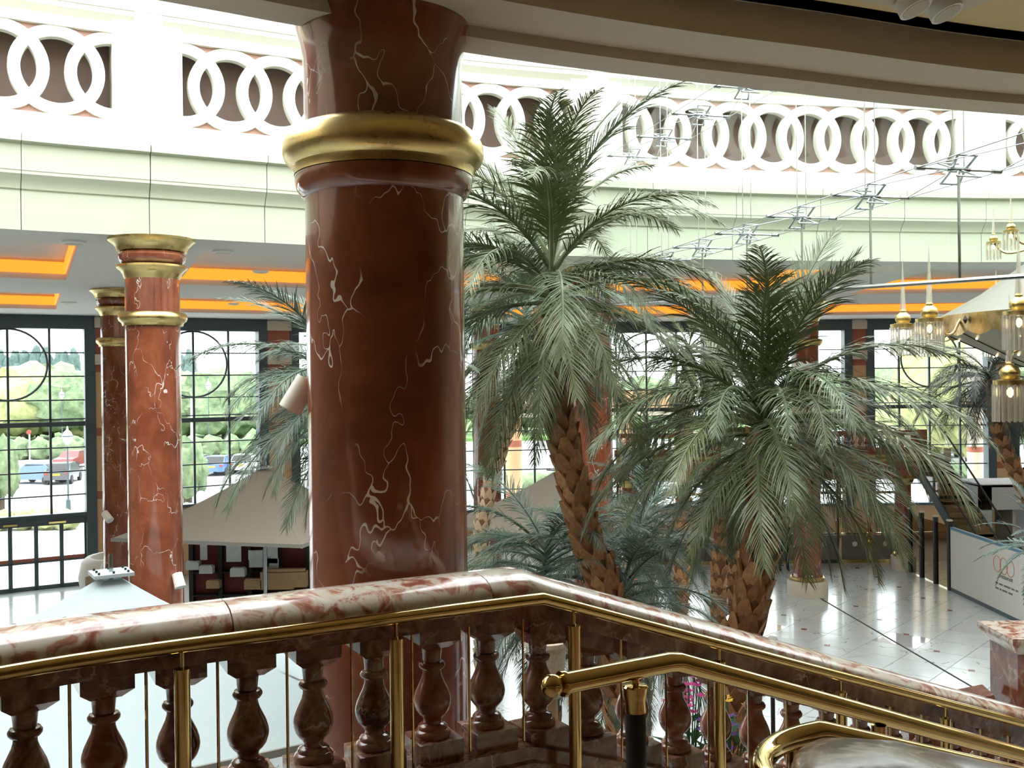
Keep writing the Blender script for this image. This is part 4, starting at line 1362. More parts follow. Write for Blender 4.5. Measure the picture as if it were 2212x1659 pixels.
for p in stn[:-1]:
    for dz in (-.06, .06):
        pp = p + sp_n * (0.12 + dz)
        B().tube([(pp.x, pp.y, Z2), (pp.x, pp.y, ZT)], .006, 6).obj('tension_rod', M['steel'], gs)
    pp = p + sp_n * 0.12
    B().tube([(pp.x, pp.y, zb(p)), (pp.x, pp.y, Z2)], .014, 8).obj('hanger_rod', M['steel'], gs)
    for z in (Z1, Z2):
        c = Vector((pp.x, pp.y, z))
        hub = B().tube([c - sp_n * .11, c + sp_n * .11], .03, 10).obj('spider_hub', M['steel'], gs)
        a = B().tube([c - sp_n * .45, c + sp_n * .45], .012, 8)
        a.obj('strut', M['steel'], hub)
        for s in (-1, 1):
            B().tube([c + sp_n * (s * .37), c + sp_n * (s * .47)], .024, 8).obj('strut_end', M['steel'], hub)
        fr_ = B()
        for s1 in (-1, 1):
            for s2 in (-1, 1):
                tip = c + sp_n * (s1 * .10) + sd * (.12) * (s2) + Vector((0, 0, s2 * .11))
                fr_.tube([c + sp_n * (s1 * .07), tip], .013, 6)
            for s2 in (-1, 1):
                pass
        for s2 in (-1, 1):
            e0 = c - sp_n * .11 + sd * .12 * s2 + Vector((0, 0, s2 * .11))
            e1_ = c + sp_n * .11 + sd * .12 * s2 + Vector((0, 0, s2 * .11))
            fr_.tube([e0, e1_], .012, 6)
            f0 = c - sp_n * .13 - sd * .14 * s2 + Vector((0, 0, s2 * .09))
            f1 = c + sp_n * .13 - sd * .14 * s2 + Vector((0, 0, s2 * .09))
            fr_.tube([f0, f1], .010, 6)
            fr_.tube([c, f0], .01, 6)
            fr_.tube([c, f1], .01, 6)
        fr_.obj('spider_arms', M['steel'], hub)
for z in (Z1, Z2):
    for k in range(len(stn) - 1):
        a, b = stn[k] + sp_n * .12, stn[k + 1] + sp_n * .12
        for s in (-.45, .45):
            B().tube([(a.x + sp_n.x * s, a.y + sp_n.y * s, z), (b.x + sp_n.x * s, b.y + sp_n.y * s, z)], .006, 5).obj('cable', M['steel'], gs)
            B().tube([(a.x + sp_n.x * s, a.y + sp_n.y * s, z), (b.x, b.y, z + .02)], .005, 5).obj('cable', M['steel'], gs)
    a, b = S0, stn[0] + sp_n * .12
    for s in (-.45, .45):
        B().tube([(a.x, a.y, z), (b.x + sp_n.x * s, b.y + sp_n.y * s, z)], .006, 5).obj('cable', M['steel'], gs)
B().tube([(S0.x, S0.y, zb(S0))] + [(p.x, p.y, zb(p)) for p in stn], .022, 8).obj('bottom_rail', M['steel'], gs)
B().tube([(S0.x, S0.y, ZT)] + [(p.x, p.y, ZT) for p in stn], .03, 8).obj('top_rail', M['steel'], gs)
B().bar((S0.x, S0.y, zb(S0)), (S0.x, S0.y, ZT), .1, .04).obj('end_post', M['steel'], gs, 0)
for k in (0, 3, 6):
    B().tube([(stn[k].x, stn[k].y, ZT), (stn[k].x, stn[k].y, 13.4)], .02, 8).obj('suspension_rod', M['steel'], gs)
# ------------------------------------------------------------------ mezzanine bridge at the back right
mz = thing('mezzanine_bridge', 'red marble mezzanine with gilded cornice and balustrade at the back right', 'mezzanine', Vector((8.6, 34.5, 0)))
mx0, mx1, my = 3.4, 13.72, 33.0
def mzb(name, x0, x1, y0, y1, z0, z1, mat, parent=None): return B().box(((x0 + x1) / 2, (y0 + y1) / 2, (z0 + z1) / 2), (x1 - x0, y1 - y0, z1 - z0)).obj(name, mat, parent or mz, 0)
bm_ = mzb('beam', mx0, mx1 - .25, my, my + 3.6, 3.12, 3.66, M['redbreccia'])
B().sweep([(mx0, my, 0), (mx1 - .25, my, 0), (mx1 - .25, my + 3.6, 0)], [(0, 3.62), (-.08, 3.64), (-.12, 3.68), (-.12, 3.72), (-.28, 3.78), (-.34, 3.84), (-.34, 3.9), (0, 3.92)]).obj('cornice', M['gold'], mz)
B().sweep([(mx0, my, 0), (mx1 - .25, my, 0), (mx1 - .25, my + 3.6, 0)], [(0, 3.06), (-.06, 3.07), (-.08, 3.12), (0, 3.16)]).obj('lower_moulding', M['gold'], mz)
mzb('balustrade_plinth', mx0, mx1, my + .1, my + .4, 3.9, 4.12, M['redbreccia'])
mzb('balustrade_coping', mx0, mx1, my + .06, my + .44, 4.52, 4.68, M['redbreccia'])
mzb('end_pedestal', mx1 - .5, mx1 + .05, my + .05, my + .5, 3.9, 4.7, M['redbreccia'])
mzb('balustrade_coping', mx1 - .3, mx1, my + .4, my + 3.4, 4.52, 4.68, M['redbreccia'])
sb = B().lathe([(.07, 0), (.07, .04), (.05, .06), (.045, .09), (.085, .16), (.08, .2), (.045, .3), (.05, .33), (.07, .36), (.07, .4)], 10).mesh('baluster', M['redbreccia'])
x = mx0 + .2
while x < mx1 - .55:
    link('baluster', sb, mz, Vector((x, my + .25, 4.12)) - origin(mz))
    x += .235
M['medal'] = plain('dark_teal_medallion', (0.03, 0.06, 0.07), 0.4, var=0.3)
for u in (1375, 1398, 1421, 1880, 1902, 1925):
    p = at(u, 1013, my - .03)
    md = B().tube([(p.x, my + .02, p.z), (p.x, my - .03, p.z)], .13, 20).obj('medallion', M['medal'], mz)
    B().tube([(p.x + .13 * math.cos(2 * pi * k / 20), my - .03, p.z + .13 * math.sin(2 * pi * k / 20)) for k in range(20)], .022, 6, closed=True).obj('medallion_ring', M['stone'], md)
    B().tube([(p.x, my - .03, p.z - .04), (p.x, my - .045, p.z - .04)], .05, 10).obj('emblem', M['stone'], md)
for xx, lab in ((13.05, ''), (3.9, '')):
    sh = B().lathe([(.27, .55), (.27, 2.95)], 28, (xx, my + .35, 0)).obj('column_shaft', M['column'], mz)
    B().lathe([(.27, 2.86), (.32, 2.92), (.36, 3.02), (.36, 3.08)], 28, (xx, my + .35, 0)).obj('column_capital', M['gold'], sh)
    B().lathe([(.34, .46), (.34, .54), (.28, .6)], 28, (xx, my + .35, 0)).obj('column_base', M['gold'], sh)
    B().lathe([(.4, 0), (.4, .46)], 28, (xx, my + .35, 0)).obj('column_plinth', M['stone'], sh)

# glazed brass doors below it
M['etched'] = plain('etched_brown_glass', (0.13, 0.115, 0.10), 0.25, var=0.1)
gd = thing('glazed_doors', 'row of brass framed glass doors below the marble mezzanine', 'doors', Vector((8.5, 34.6, 0)))
dx, n_d = 1.06, 9
for k in range(n_d):
    x0 = 3.9 + k * dx
    lf = B().box((x0 + .03, 34.6, 1.5), (.07, .08, 3.0)).box((x0 + dx - .05, 34.6, 1.5), (.05, .08, 3.0)).box((x0 + dx / 2, 34.6, 2.45), (dx, .07, .09)).box((x0 + dx / 2, 34.6, .06), (dx, .07, .12)).box((x0 + dx / 2, 34.6, 1.02), (dx, .07, .05))
    leaf = lf.obj('door_leaf', M['brass'] if k % 3 else M['dark'], gd, 0)
    B().box((x0 + dx / 2, 34.6, 1.73), (dx - .12, .012, 1.36)).obj('pane', M['glass'], leaf, 0)
    B().box((x0 + dx / 2, 34.6, .55), (dx - .12, .02, .86)).obj('kick_panel', M['etched'], leaf, 0)
    B().tube([(x0 + dx / 2, 34.585, .66), (x0 + dx / 2, 34.575, .66)], .09, 14).obj('etched_emblem', M['stone'], leaf)
    B().tube([(x0 + dx - .14, 34.5, .9), (x0 + dx - .14, 34.5, 1.5)], .018, 8).obj('pull_handle', M['brass'], leaf)
# low glass partition running towards the white hoarding
gp = thing('glass_partition', 'brown tinted glass partition with dark posts left of the white hoarding', 'partition', Vector((13.0, 31.3, 0)))
M['tint'] = glass('brown_tinted_glass', (0.55, 0.47, 0.38), 1.6)
gpp = [Vector((13.05, 32.75, 0)), Vector((13.08, 31.9, 0)), Vector((13.1, 30.9, 0)), Vector((13.12, 29.95, 0))]
for k, p in enumerate(gpp):
    B().box((p.x, p.y, 1.05), (.12, .12, 2.1)).obj('post', M['dark'], gp, 0)
    B().box((p.x, p.y, 2.12), (.14, .14, .05)).obj('post_cap', M['stone'], gp, 0)
    if k < 3:
        q = gpp[k + 1]
        B().bar(Vector((p.x, p.y - .06, 1.0)), Vector((q.x, q.y + .06, 1.0)), .012, 1.9).obj('pane', M['tint'], gp, 0)

# white hoarding with print
hd = thing('hoarding', 'white hoarding board with blue top edge and small printed lettering', 'hoarding', Vector((13.1, 25.0, 0)))
M['hoard'] = plain('white_hoarding_board', (0.66, 0.65, 0.60), 0.6, var=0.02)
M['bluetrim'] = plain('blue_trim', (0.10, 0.24, 0.36), 0.5)
for k in range(6):
    y1 = 29.85 - k * 2.0
    B().box((13.14, y1 - 1.0, .99), (.08, 1.994, 1.74)).obj('board', M['hoard'], hd, 0)
B().box((13.14, 23.85, 1.90), (.1, 12.0, .08)).obj('top_trim', M['bluetrim'], hd, 0)
B().box((13.14, 23.85, .06), (.1, 12.0, .12)).obj('skirting', M['frame'], hd, 0)
M['orange_print'] = plain('orange_print', (0.55, 0.18, 0.08), 0.6)
M['grey_print'] = plain('grey_print', (0.12, 0.13, 0.12), 0.6)


def words(txt, size, loc, rot, mat, parent, name='lettering'):
    cu = bpy.data.curves.new(name, 'FONT')
    cu.body = txt
    cu.size = size
    cu.extrude = 0.002
    cu.align_x = 'RIGHT'
    tmp = bpy.data.objects.new(name, cu)
    C.objects.link(tmp)
    bpy.context.view_layer.update()
    me = bpy.data.meshes.new_from_object(tmp.evaluated_get(bpy.context.evaluated_depsgraph_get()))
    bpy.data.objects.remove(tmp)
    me.materials.clear()
    me.materials.append(mat)
    return link(name, me, parent, Vector(loc) - origin(parent), rot)


Yt = 26.55
hz = lambda v, Y=Yt: EYE - (v - 808.5) * Y / F
for k in range(3):
    c_ = Vector((13.095, Yt + .42 - k * .36, 1.36))
    B().tube([c_ + Vector((0, .2 * math.cos(2 * pi * q / 28), .22 * math.sin(2 * pi * q / 28))) for q in range(28)], .009, 5, closed=True).obj('printed_ring', M['orange_print'], hd)
rot = (pi / 2, 0, -pi / 2)
words('restaurant', .17, (13.094, Yt - .42, 1.02), rot, M['grey_print'], hd)
for zz, wl in ((.84, (.14, .2, .34, .16, .12)), (.70, (.16, .1, .26, .22))):
    yy = Yt + .52
    for w_ in wl:                                    # print too small to read: word-sized strokes
        B().box((13.095, yy - w_ / 2, zz), (.004, w_, .045)).obj('small_print', M['grey_print'], hd, 0)
        yy -= w_ + .06

# white booth behind the hoarding
bo = thing('booth', 'plain white booth with square opening behind the hoarding', 'booth', Vector((17.3, 33.4, 0)))
bxx0, bxx1 = 15.55, 19.2
M['boothwhite'] = plain('grey_white_booth', (0.60, 0.61, 0.64), 0.7, var=0.03)
def bob(n, x0, x1, y0, y1, z0, z1, mat): return B().box(((x0 + x1) / 2, (y0 + y1) / 2, (z0 + z1) / 2), (x1 - x0, y1 - y0, z1 - z0)).obj(n, mat, bo, 0)
bob('side_jamb', bxx0, bxx0 + .32, 33, 35, 0, 2.8, M['boothwhite'])
bob('header', bxx0, bxx1, 33, 33.3, 2.0, 2.82, M['boothwhite'])
bob('back_wall', bxx0, bxx1, 34.8, 35, 0, 2.8, M['boothwhite'])
bob('roof', bxx0, bxx1, 33, 35, 2.75, 2.85, M['boothwhite'])
bob('inner_jamb', bxx0 + .32, bxx0 + .42, 33.02, 33.2, 0, 2.0, M['wood'])
bob('partition', bxx0 + 1.2, bxx0 + 1.3, 33.4, 34.8, 0, 2.6, M['stone'])
bob('wall_screen', bxx0 + .5, bxx0 + .68, 34.72, 34.8, 1.0, 1.5, M['dark'])
bob('wall_screen', bxx0 + 1.7, bxx0 + 1.88, 34.72, 34.8, 1.0, 1.4, M['dark'])
B().add([(bxx0 + 1.0, 32.9, 2.3), (bxx1, 32.4, 2.0), (bxx1, 33.1, 2.75)], [(0, 1, 2)]).add([(bxx0 + 1.0, 32.88, 2.28), (bxx1, 32.38, 1.98), (bxx1, 33.08, 2.73)], [(0, 2, 1)]).obj('fabric_canopy', M['white'], bo, 0)

# open staircase with glass sides going down beside the mezzanine
ss = struct('stair_back', 'narrow brown staircase with glass sides at the back right')
M['tread'] = plain('brown_stair_tread', (0.20, 0.13, 0.06), 0.6, var=0.15)
A0, A1 = Vector((14.3, 34.2, 3.62)), Vector((14.62, 29.4, 0.15))
n_s = 20
for k in range(n_s):
    f0 = k / n_s
    p = A0.lerp(A1, f0)
    dd = 0.26 if k != 9 else 0.4
    B().box((p.x, p.y - .12, p.z - .06), (1.0, dd, .12)).box((p.x, p.y + .0, p.z + .06), (1.0, .02, .16)).obj('step', M['tread'], ss, 0)
for s in (-.54, .54):
    B().bar(A0 + Vector((s, 0, -.12)), A1 + Vector((s, 0, -.12)), .06, .34).obj('stringer', M['frame'], ss, 0)
    B().bar(A0 + Vector((s, 0, .5)), A1 + Vector((s, 0, .5)), .012, .75).obj('side_pane', M['glass'], ss, 0)
    B().tube([A0 + Vector((s, 0, .92)), A1 + Vector((s, 0, .92))], .03, 8).obj('handrail', M['dark'], ss)
B().box((A0.x - .1, A0.y + .9, A0.z - .1), (1.3, 1.6, .2)).obj('landing', M['tread'], ss, 0)

# red marble pedestal with low wall at the right edge
pd = thing('marble_pedestal', 'red marble pedestal with moulded cap at the right edge', 'pedestal', Vector((4.75, 9.2, 0)))
p = at(2228, 1400, 9.2)
tz = at(2210, 1372, 9.0).z
B().box((p.x, 9.2, (tz - .12) / 2), (.52, .52, tz - .12)).obj('die', M['redbreccia'], pd, 0)
B().sweep([(p.x - .26, 8.94, 0), (p.x + .26, 8.94, 0), (p.x + .26, 9.46, 0), (p.x - .26, 9.46, 0)], [(0, tz - .16), (-.02, tz - .14), (-.06, tz - .08), (-.08, tz - .05), (-.08, tz), (.26, tz + .005), (.26, tz - .16)], closed=True).obj('cap', M['coping'], pd)
B().box((p.x, 9.2, tz - .01), (.6, .6, .02)).obj('cap_top', M['coping'], pd, 0)
lw = thing('low_wall', 'low red marble wall with coping running left from the pedestal', 'low wall', Vector((4.3, 9.3, 0)))
q = at(2085, 1503, 9.4)
B().hexa([Vector(v_) for v_ in ((q.x - .6, 9.24, 0), (p.x - .38, 9.14, 0), (p.x - .38, 9.34, 0), (q.x - .6, 9.44, 0), (q.x - .6, 9.24, q.z - .15), (p.x - .38, 9.14, q.z + .03), (p.x - .38, 9.34, q.z + .03), (q.x - .6, 9.44, q.z - .15))]).obj('dado', M['redbreccia'], lw, 0)
B().bar((q.x - .6, 9.35, q.z - .12), (p.x - .37, 9.25, q.z + .06), .32, .09).obj('coping', M['redbreccia'], lw, 0)

# ------------------------------------------------------------------ person by the doors
M['jeans'] = plain('dark_denim', (0.018, 0.024, 0.04), 0.85)
M['coat'] = plain('black_jacket', (0.02, 0.02, 0.024), 0.8)
M['skin'] = plain('skin', (0.45, 0.27, 0.19), 0.6)
M['hair'] = plain('dark_hair', (0.03, 0.02, 0.014), 0.7)
pf = at(1693, 1226, 33.2)
pe_ = thing('person', 'person in dark jeans and jacket standing left of the red column', 'person', Vector((pf.x, pf.y, 0.015)))
jn = {'pel': (0, 0, .95, .15), 'ch': (0, .01, 1.32, .17), 'nk': (0, 0, 1.5, .06), 'hd': (0, -.01, 1.62, .085), 'hd2': (0, -.01, 1.74, .07),
      'lh': (-.1, 0, .9, .095), 'lk': (-.11, -.02, .5, .068), 'la': (-.12, .02, .09, .05), 'lf': (-.14, -.12, .04, .04),
      'rh': (.1, 0, .9, .095), 'rk': (.11, -.03, .5, .068), 'ra': (.13, .0, .09, .05), 'rf': (.15, -.14, .04, .04),
      'ls': (-.19, 0, 1.42, .07), 'le': (-.26, .02, 1.14, .05), 'lw': (-.22, -.1, .92, .036), 'lm': (-.21, -.13, .84, .032),
      'rs': (.19, 0, 1.42, .07), 're': (.26, .02, 1.14, .05), 'rw': (.24, -.06, .9, .036), 'rm': (.235, -.09, .82, .032)}
ed = [('pel', 'ch'), ('ch', 'nk'), ('nk', 'hd'), ('hd', 'hd2'), ('pel', 'lh'), ('lh', 'lk'), ('lk', 'la'), ('la', 'lf'), ('pel', 'rh'), ('rh', 'rk'), ('rk', 'ra'), ('ra', 'rf'),
      ('ch', 'ls'), ('ls', 'le'), ('le', 'lw'), ('lw', 'lm'), ('ch', 'rs'), ('rs', 're'), ('re', 'rw'), ('rw', 'rm')]
ks = list(jn)
me = bpy.data.meshes.new('body')
me.from_pydata([jn[k][:3] for k in ks], [(ks.index(a), ks.index(b)) for a, b in ed], [])
body = bpy.data.objects.new('body', me)
C.objects.link(body)
sk = body.modifiers.new('skin', 'SKIN')
for i, k in enumerate(ks):
    me.skin_vertices[0].data[i].radius = (jn[k][3],) * 2
    me.skin_vertices[0].data[i].use_root = (k == 'pel')
body.modifiers.new('sub', 'SUBSURF').levels = 1
bpy.context.view_layer.update()
me2 = bpy.data.meshes.new_from_object(body.evaluated_get(bpy.context.evaluated_depsgraph_get()))
bpy.data.objects.remove(body)
me2.materials.clear()
for k in ('jeans', 'coat', 'skin'): me2.materials.append(M[k])
for pl in me2.polygons:
    z, xx = pl.center.z, abs(pl.center.x)
    pl.material_index = 2 if (z > 1.5 or (xx > .18 and z < .9 and z > .7)) else (1 if z > .92 or xx > .2 and z > .7 else 0)
    pl.use_smooth = True
bo_ = link('body', me2, pe_)
B().lathe([(.095, 1.66), (.1, 1.72), (.09, 1.78), (.05, 1.82), (.01, 1.83)], 14, origin(pe_) + Vector((0, .015, 0))).obj('hair', M['hair'], pe_)
for s in (-1, 1):
    for k in range(4):
        hb = Vector((s * .215 + (k - 1.5) * .012, -.13, .83)) + origin(pe_)
        B().tube([hb, hb + Vector((0, -.008, -.05)), hb + Vector((0, .004, -.085 + abs(k - 1.5) * .008))], .008, 6).obj('finger', M['skin'], bo_)
    hb = Vector((s * .2, -.15, .86)) + origin(pe_)
    B().tube([hb, hb + Vector((-s * .02, -.03, -.04))], .009, 6).obj('thumb', M['skin'], bo_)

# ------------------------------------------------------------------ flowers, globe and small lamp below the balustrade
M['magenta'] = plain('magenta_petal', (0.50, 0.04, 0.22), 0.6)
M['yellow'] = plain('yellow_petal', (0.65, 0.38, 0.03), 0.6)
M['orangef'] = plain('orange_petal', (0.75, 0.12, 0.02), 0.6)
M['purple'] = plain('violet_petal', (0.2, 0.08, 0.35), 0.6)
M['stem'] = plain('plant_green', (0.03, 0.10, 0.03), 0.7)
M['planter'] = plain('terracotta_planter', (0.3, 0.15, 0.09), 0.8)


def flowers(label, u, v, Y, col, n, seed, spread=.22, z0=0.0):
    rr = random.Random(seed)
    p = at(u, v, Y)
    t = thing('flowering_plant', label, 'flower', Vector((p.x, p.y, 0)), None)
    B().lathe([(.22, 0), (.28, p.z - .7), (.31, p.z - .7), (.31, p.z - .62), (.1, p.z - .62)], 16, (p.x, p.y, 0)).obj('pot', M['planter'], t)
    for k in range(n):
        a, r = rr.uniform(0, 2 * pi), spread * math.sqrt(rr.random())
        tip = Vector((p.x + r * math.cos(a), p.y + r * math.sin(a), p.z + rr.uniform(-.16, .14)))
        st_ = B().tube([(p.x + .3 * r * math.cos(a), p.y + .3 * r * math.sin(a), p.z - .66), tip], .006, 5).obj('stem', M['stem'], t)
        fb = B()
        for j in range(5):
            b = 2 * pi * j / 5 + a
            c_ = tip + Vector((.035 * math.cos(b), .035 * math.sin(b), 0))
            x_ = Vector((-math.sin(b), math.cos(b), 0)) * .022
            fb.add([tip, c_ + x_ + Vector((0, 0, .01)), c_ + Vector((.028 * math.cos(b), .028 * math.sin(b), .02)), c_ - x_ + Vector((0, 0, .01))], [(0, 1, 2, 3)])
        fb.obj('blossom', M[col], st_, 0)
    for k in range(26):
        a, r = rr.uniform(0, 2 * pi), spread * rr.uniform(.4, 1.3)
        c_ = Vector((p.x + r * math.cos(a) * .5, p.y + r * math.sin(a) * .5, p.z - rr.uniform(.2, .6)))
        e_ = c_ + Vector((r * math.cos(a) * .8, r * math.sin(a) * .8, rr.uniform(-.02, .2)))
        w_ = Vector((-math.sin(a), math.cos(a), 0)) * .05
        B().add([c_, (c_ + e_) / 2 + w_, e_, (c_ + e_) / 2 - w_], [(0, 1, 2, 3)]).obj('leaf', M['stem'], t, 0)


flowers('magenta flowers seen between the stair balusters', 1488, 1502, 9.0, 'magenta', 16, 1)
flowers('yellow flowers seen between the stair balusters', 1580, 1512, 8.6, 'yellow', 12, 2)
flowers('violet flowers low behind the stair balusters', 1562, 1585, 8.8, 'purple', 14, 3)
flowers('orange flowers among the low palm fronds', 1352, 1266, 13.2, 'orangef', 10, 4, .14)
M['globe'] = plain('white_globe', (0.85, 0.88, 0.88), 0.4, var=0.02)
g = at(1668, 1388, 9.2)
gl_ = thing('globe_lamp', 'white globe lamp top peeking over the stair coping', 'lamp', Vector((g.x, g.y, 0)))
B().tube([(g.x, g.y, 0), (g.x, g.y, g.z - .05)], .02, 10).obj('pole', M['dark'], gl_)
B().lathe([(max(.004, .062 * math.sin(pi * k / 12)), -.062 * math.cos(pi * k / 12)) for k in range(13)], 18, g).obj('globe', M['globe'], gl_)
M['hot'] = emit('lit_spot', (1.0, 0.85, 0.65), 3.0, False)
g = at(1577, 1336, 10.8)
ul = thing('uplight', 'small glowing uplight at the foot of the stout palm', 'lamp', Vector((g.x, g.y, 0)))
B().tube([(g.x, g.y, 0), (g.x, g.y, g.z - .06)], .015, 8).obj('spike', M['dark'], ul)
B().tube([g + Vector((0, .06, -.06)), g], [.035, .045], 14).obj('housing', M['dark'], ul)
B().tube([g + Vector((0, -.002, 0)), g + Vector((0, -.012, .004))], [.04, .03], 14).obj('lens', M['hot'], ul)
wk = at(1180, 1425, 8.2)
bs = thing('wicker_basket', 'brown woven basket planter behind the balustrade corner', 'basket', Vector((wk.x, wk.y, 0)))
B().lathe([(.12, wk.z - .3), (.15, wk.z - .1), (.17, wk.z + .12), (.185, wk.z + .13), (.185, wk.z + .16), (.1, wk.z + .1)], 18, (wk.x, wk.y, 0)).obj('basket', M['wicker'], bs)
B().tube([(wk.x, wk.y, 0), (wk.x, wk.y, wk.z - .28)], .09, 12).obj('stand', M['wood'], bs)

# ------------------------------------------------------------------ outside the windows
M['asphalt'] = plain('pale_car_park', (0.45, 0.45, 0.45), 0.9, var=0.06, scale=0.5)
M['grass'] = plain('grass', (0.10, 0.20, 0.05), 0.95, var=0.3, scale=0.8)
gr = tag(B().box((0, 210, -.45), (700, 330, .3)).obj('floor_car_park', M['asphalt'], None, 0), 'pale car park beyond the windows', None, None, 'structure')
tag(B().box((5, 141, -.2), (420, 60, .5)).obj('floor_verge', M['grass'], None, 0), 'green verge at the far side of the car park', None, None, 'structure')


def foliage(name, c0, c1):
    t = NT(name)
    n1 = t.noise(t.coord(50), 1.6, 6, 0.7)
    return t.fin(t.ramp(n1.outputs['Fac'], [(0.35, c0), (0.65, c1)]), 0.9)


M['tree_g'] = foliage('green_foliage', (0.09, 0.14, 0.075), (0.22, 0.28, 0.15))
M['tree_y'] = foliage('yellow_green_foliage', (0.20, 0.24, 0.09), (0.42, 0.42, 0.20))
M['tree_d'] = foliage('blue_green_foliage', (0.06, 0.10, 0.095), (0.12, 0.17, 0.16))
M['bark'] = plain('bark', (0.07, 0.05, 0.035), 0.9)


def blob(b, c, r, h, rr, n=2):
    bm = bmesh.new()
    bmesh.ops.create_icosphere(bm, subdivisions=3, radius=1.0)
    ph = [rr.uniform(0, 6) for _ in range(6)]
    for v in bm.verts:
        q = v.co
        k = 1 + .13 * math.sin(q.x * 5 + ph[0]) * math.sin(q.z * 6 + ph[1]) + .10 * math.sin(q.y * 9 + ph[2] + q.x * 4) + .07 * rr.uniform(-1, 1) + .07 * math.sin(q.z * 13 + ph[3])
        v.co = q * k
    o = len(b.v)
    b.v += [Vector((c[0] + v.co.x * r, c[1] + v.co.y * r, c[2] + v.co.z * h)) for v in bm.verts]
    b.f += [tuple(o + v.index for v in f.verts) for f in bm.faces]
    bm.free()


def tree(label, x, y, H, r, mat, seed, conifer=False):
    rr = random.Random(seed)
    t = thing('poplar_tree' if conifer else 'broadleaf_tree', label, 'tree', Vector((x, y, -.3)), 'trees beyond the car park')
    B().tube([(x, y, -.3), (x, y, H * .5)], .25, 8).obj('trunk', M['bark'], t)
    b = B()
    if conifer:
        for k in range(5):
            f = k / 4
            blob(b, (x + rr.uniform(-.3, .3), y, H * (.25 + .6 * f)), r * (1 - .6 * f), H * .2, rr)
    else:
        blob(b, (x, y, H * .58), r, H * .42, rr)
        for k in range(4):
            a = rr.uniform(0, 2 * pi)
            blob(b, (x + r * .6 * math.cos(a), y + r * .5 * math.sin(a), H * rr.uniform(.35, .62)), r * .6, H * .3, rr)
    b.obj('crown', mat, t, 60)


def xa(u, Y): return (u - 1106) / F * Y


sd_ = 0
LB = [(-30, 118, 8.2, 5.0, 'tree_y'), (15, 122, 8.0, 4.6, 'tree_g'), (48, 116, 7.6, 4.0, 'tree_y'), (80, 120, 9.2, 5.2, 'tree_y'), (112, 124, 8.8, 4.8, 'tree_g'), (140, 117, 8.0, 4.2, 'tree_g'), (168, 121, 7.4, 4.4, 'tree_y'),
      (405, 119, 8.0, 4.4, 'tree_g'), (445, 122, 7.6, 4.4, 'tree_y'), (482, 117, 8.2, 4.6, 'tree_g'), (520, 121, 7.4, 4.2, 'tree_y'), (556, 118, 7.8, 4.6, 'tree_g'), (620, 120, 8, 4.6, 'tree_g'),
      (1075, 119, 6.2, 4.4, 'tree_g'), (1135, 122, 5.8, 4.4, 'tree_g'), (1400, 122, 6.6, 4.6, 'tree_g'), (1780, 118, 7, 4.6, 'tree_g')]
pos = ['leftmost', 'second', 'third', 'fourth', 'fifth', 'sixth', 'seventh', 'eighth', 'ninth', 'tenth', 'eleventh', 'twelfth', 'thirteenth', 'fourteenth', 'fifteenth', 'sixteenth', 'seventeenth', 'eighteenth']
for i, (u, Y, H, r, mt) in enumerate(LB):
    tree('%s broadleaf tree from the left beyond the car park' % pos[i], xa(u, Y), Y, H, r, M[mt], 300 + i)
for i, u in enumerate((-25, 2, 20, 38, 58, 76, 104, 128, 142, 160, 396, 412)):
    tree('%s tall dark poplar from the left on the skyline' % pos[i], xa(u, 158), 158, 11.4 + R.uniform(-.8, .8), 2.3, M['tree_d'], 400 + i, True)
for i, (u, Y, H, r, mt) in enumerate(((1935, 100, 7.2, 5, 'tree_g'), (1990, 74, 6.2, 2.6, 'tree_y'), (2045, 70, 9.6, 3.4, 'tree_y'), (2090, 78, 8.8, 3.4, 'tree_y'), (2150, 82, 8, 4, 'tree_g'))):
    tree('%s tree from the left outside the right hand window' % pos[i], xa(u, Y), Y, H, r, M[mt], 450 + i)
tree('slender young tree close outside the leftmost window', xa(-4, 52), 52, 3.9, .85, M['tree_g'], 480)
tree('slender young tree outside the second window', xa(402, 54), 54, 3.6, 0.9, M['tree_g'], 481)


def hedge(label, x0, x1, y, z0, h, d, mat, seed):
    rr = random.Random(seed)
    t = thing('hedge', label, 'hedge', Vector(((x0 + x1) / 2, y, z0)))
    b = B()
    n = max(2, int((x1 - x0) / (h * .9)))
    for k in range(n):
        blob(b, (x0 + (x1 - x0) * (k + .5) / n, y + rr.uniform(-.1, .1), z0 + h * .5), max(d, (x1 - x0) / n * .62), h * .55, rr)
    b.obj('foliage', mat, t, 60)


hedge('long clipped hedge across the far edge of the car park at left', xa(-60, 92), xa(600, 92), 92, -.3, 1.9, .9, M['tree_g'], 5)
hedge('low autumn coloured shrubs just outside the left window', xa(-20, 47), xa(165, 47), 47, -.3, .9, .6, M['tree_y'], 6)
hedge('low shrubs just outside the second window', xa(390, 50), xa(545, 50), 50, -.3, .8, .6, M['tree_g'], 7)
hedge('low hedge outside the right hand window', xa(1990, 62), xa(2130, 62), 62, -.3, 1.3, .8, M['tree_g'], 8)
hedge('hedge seen low through the centre window', xa(1120, 60), xa(1230, 60), 60, -.3, 1.2, .8, M['tree_g'], 9)


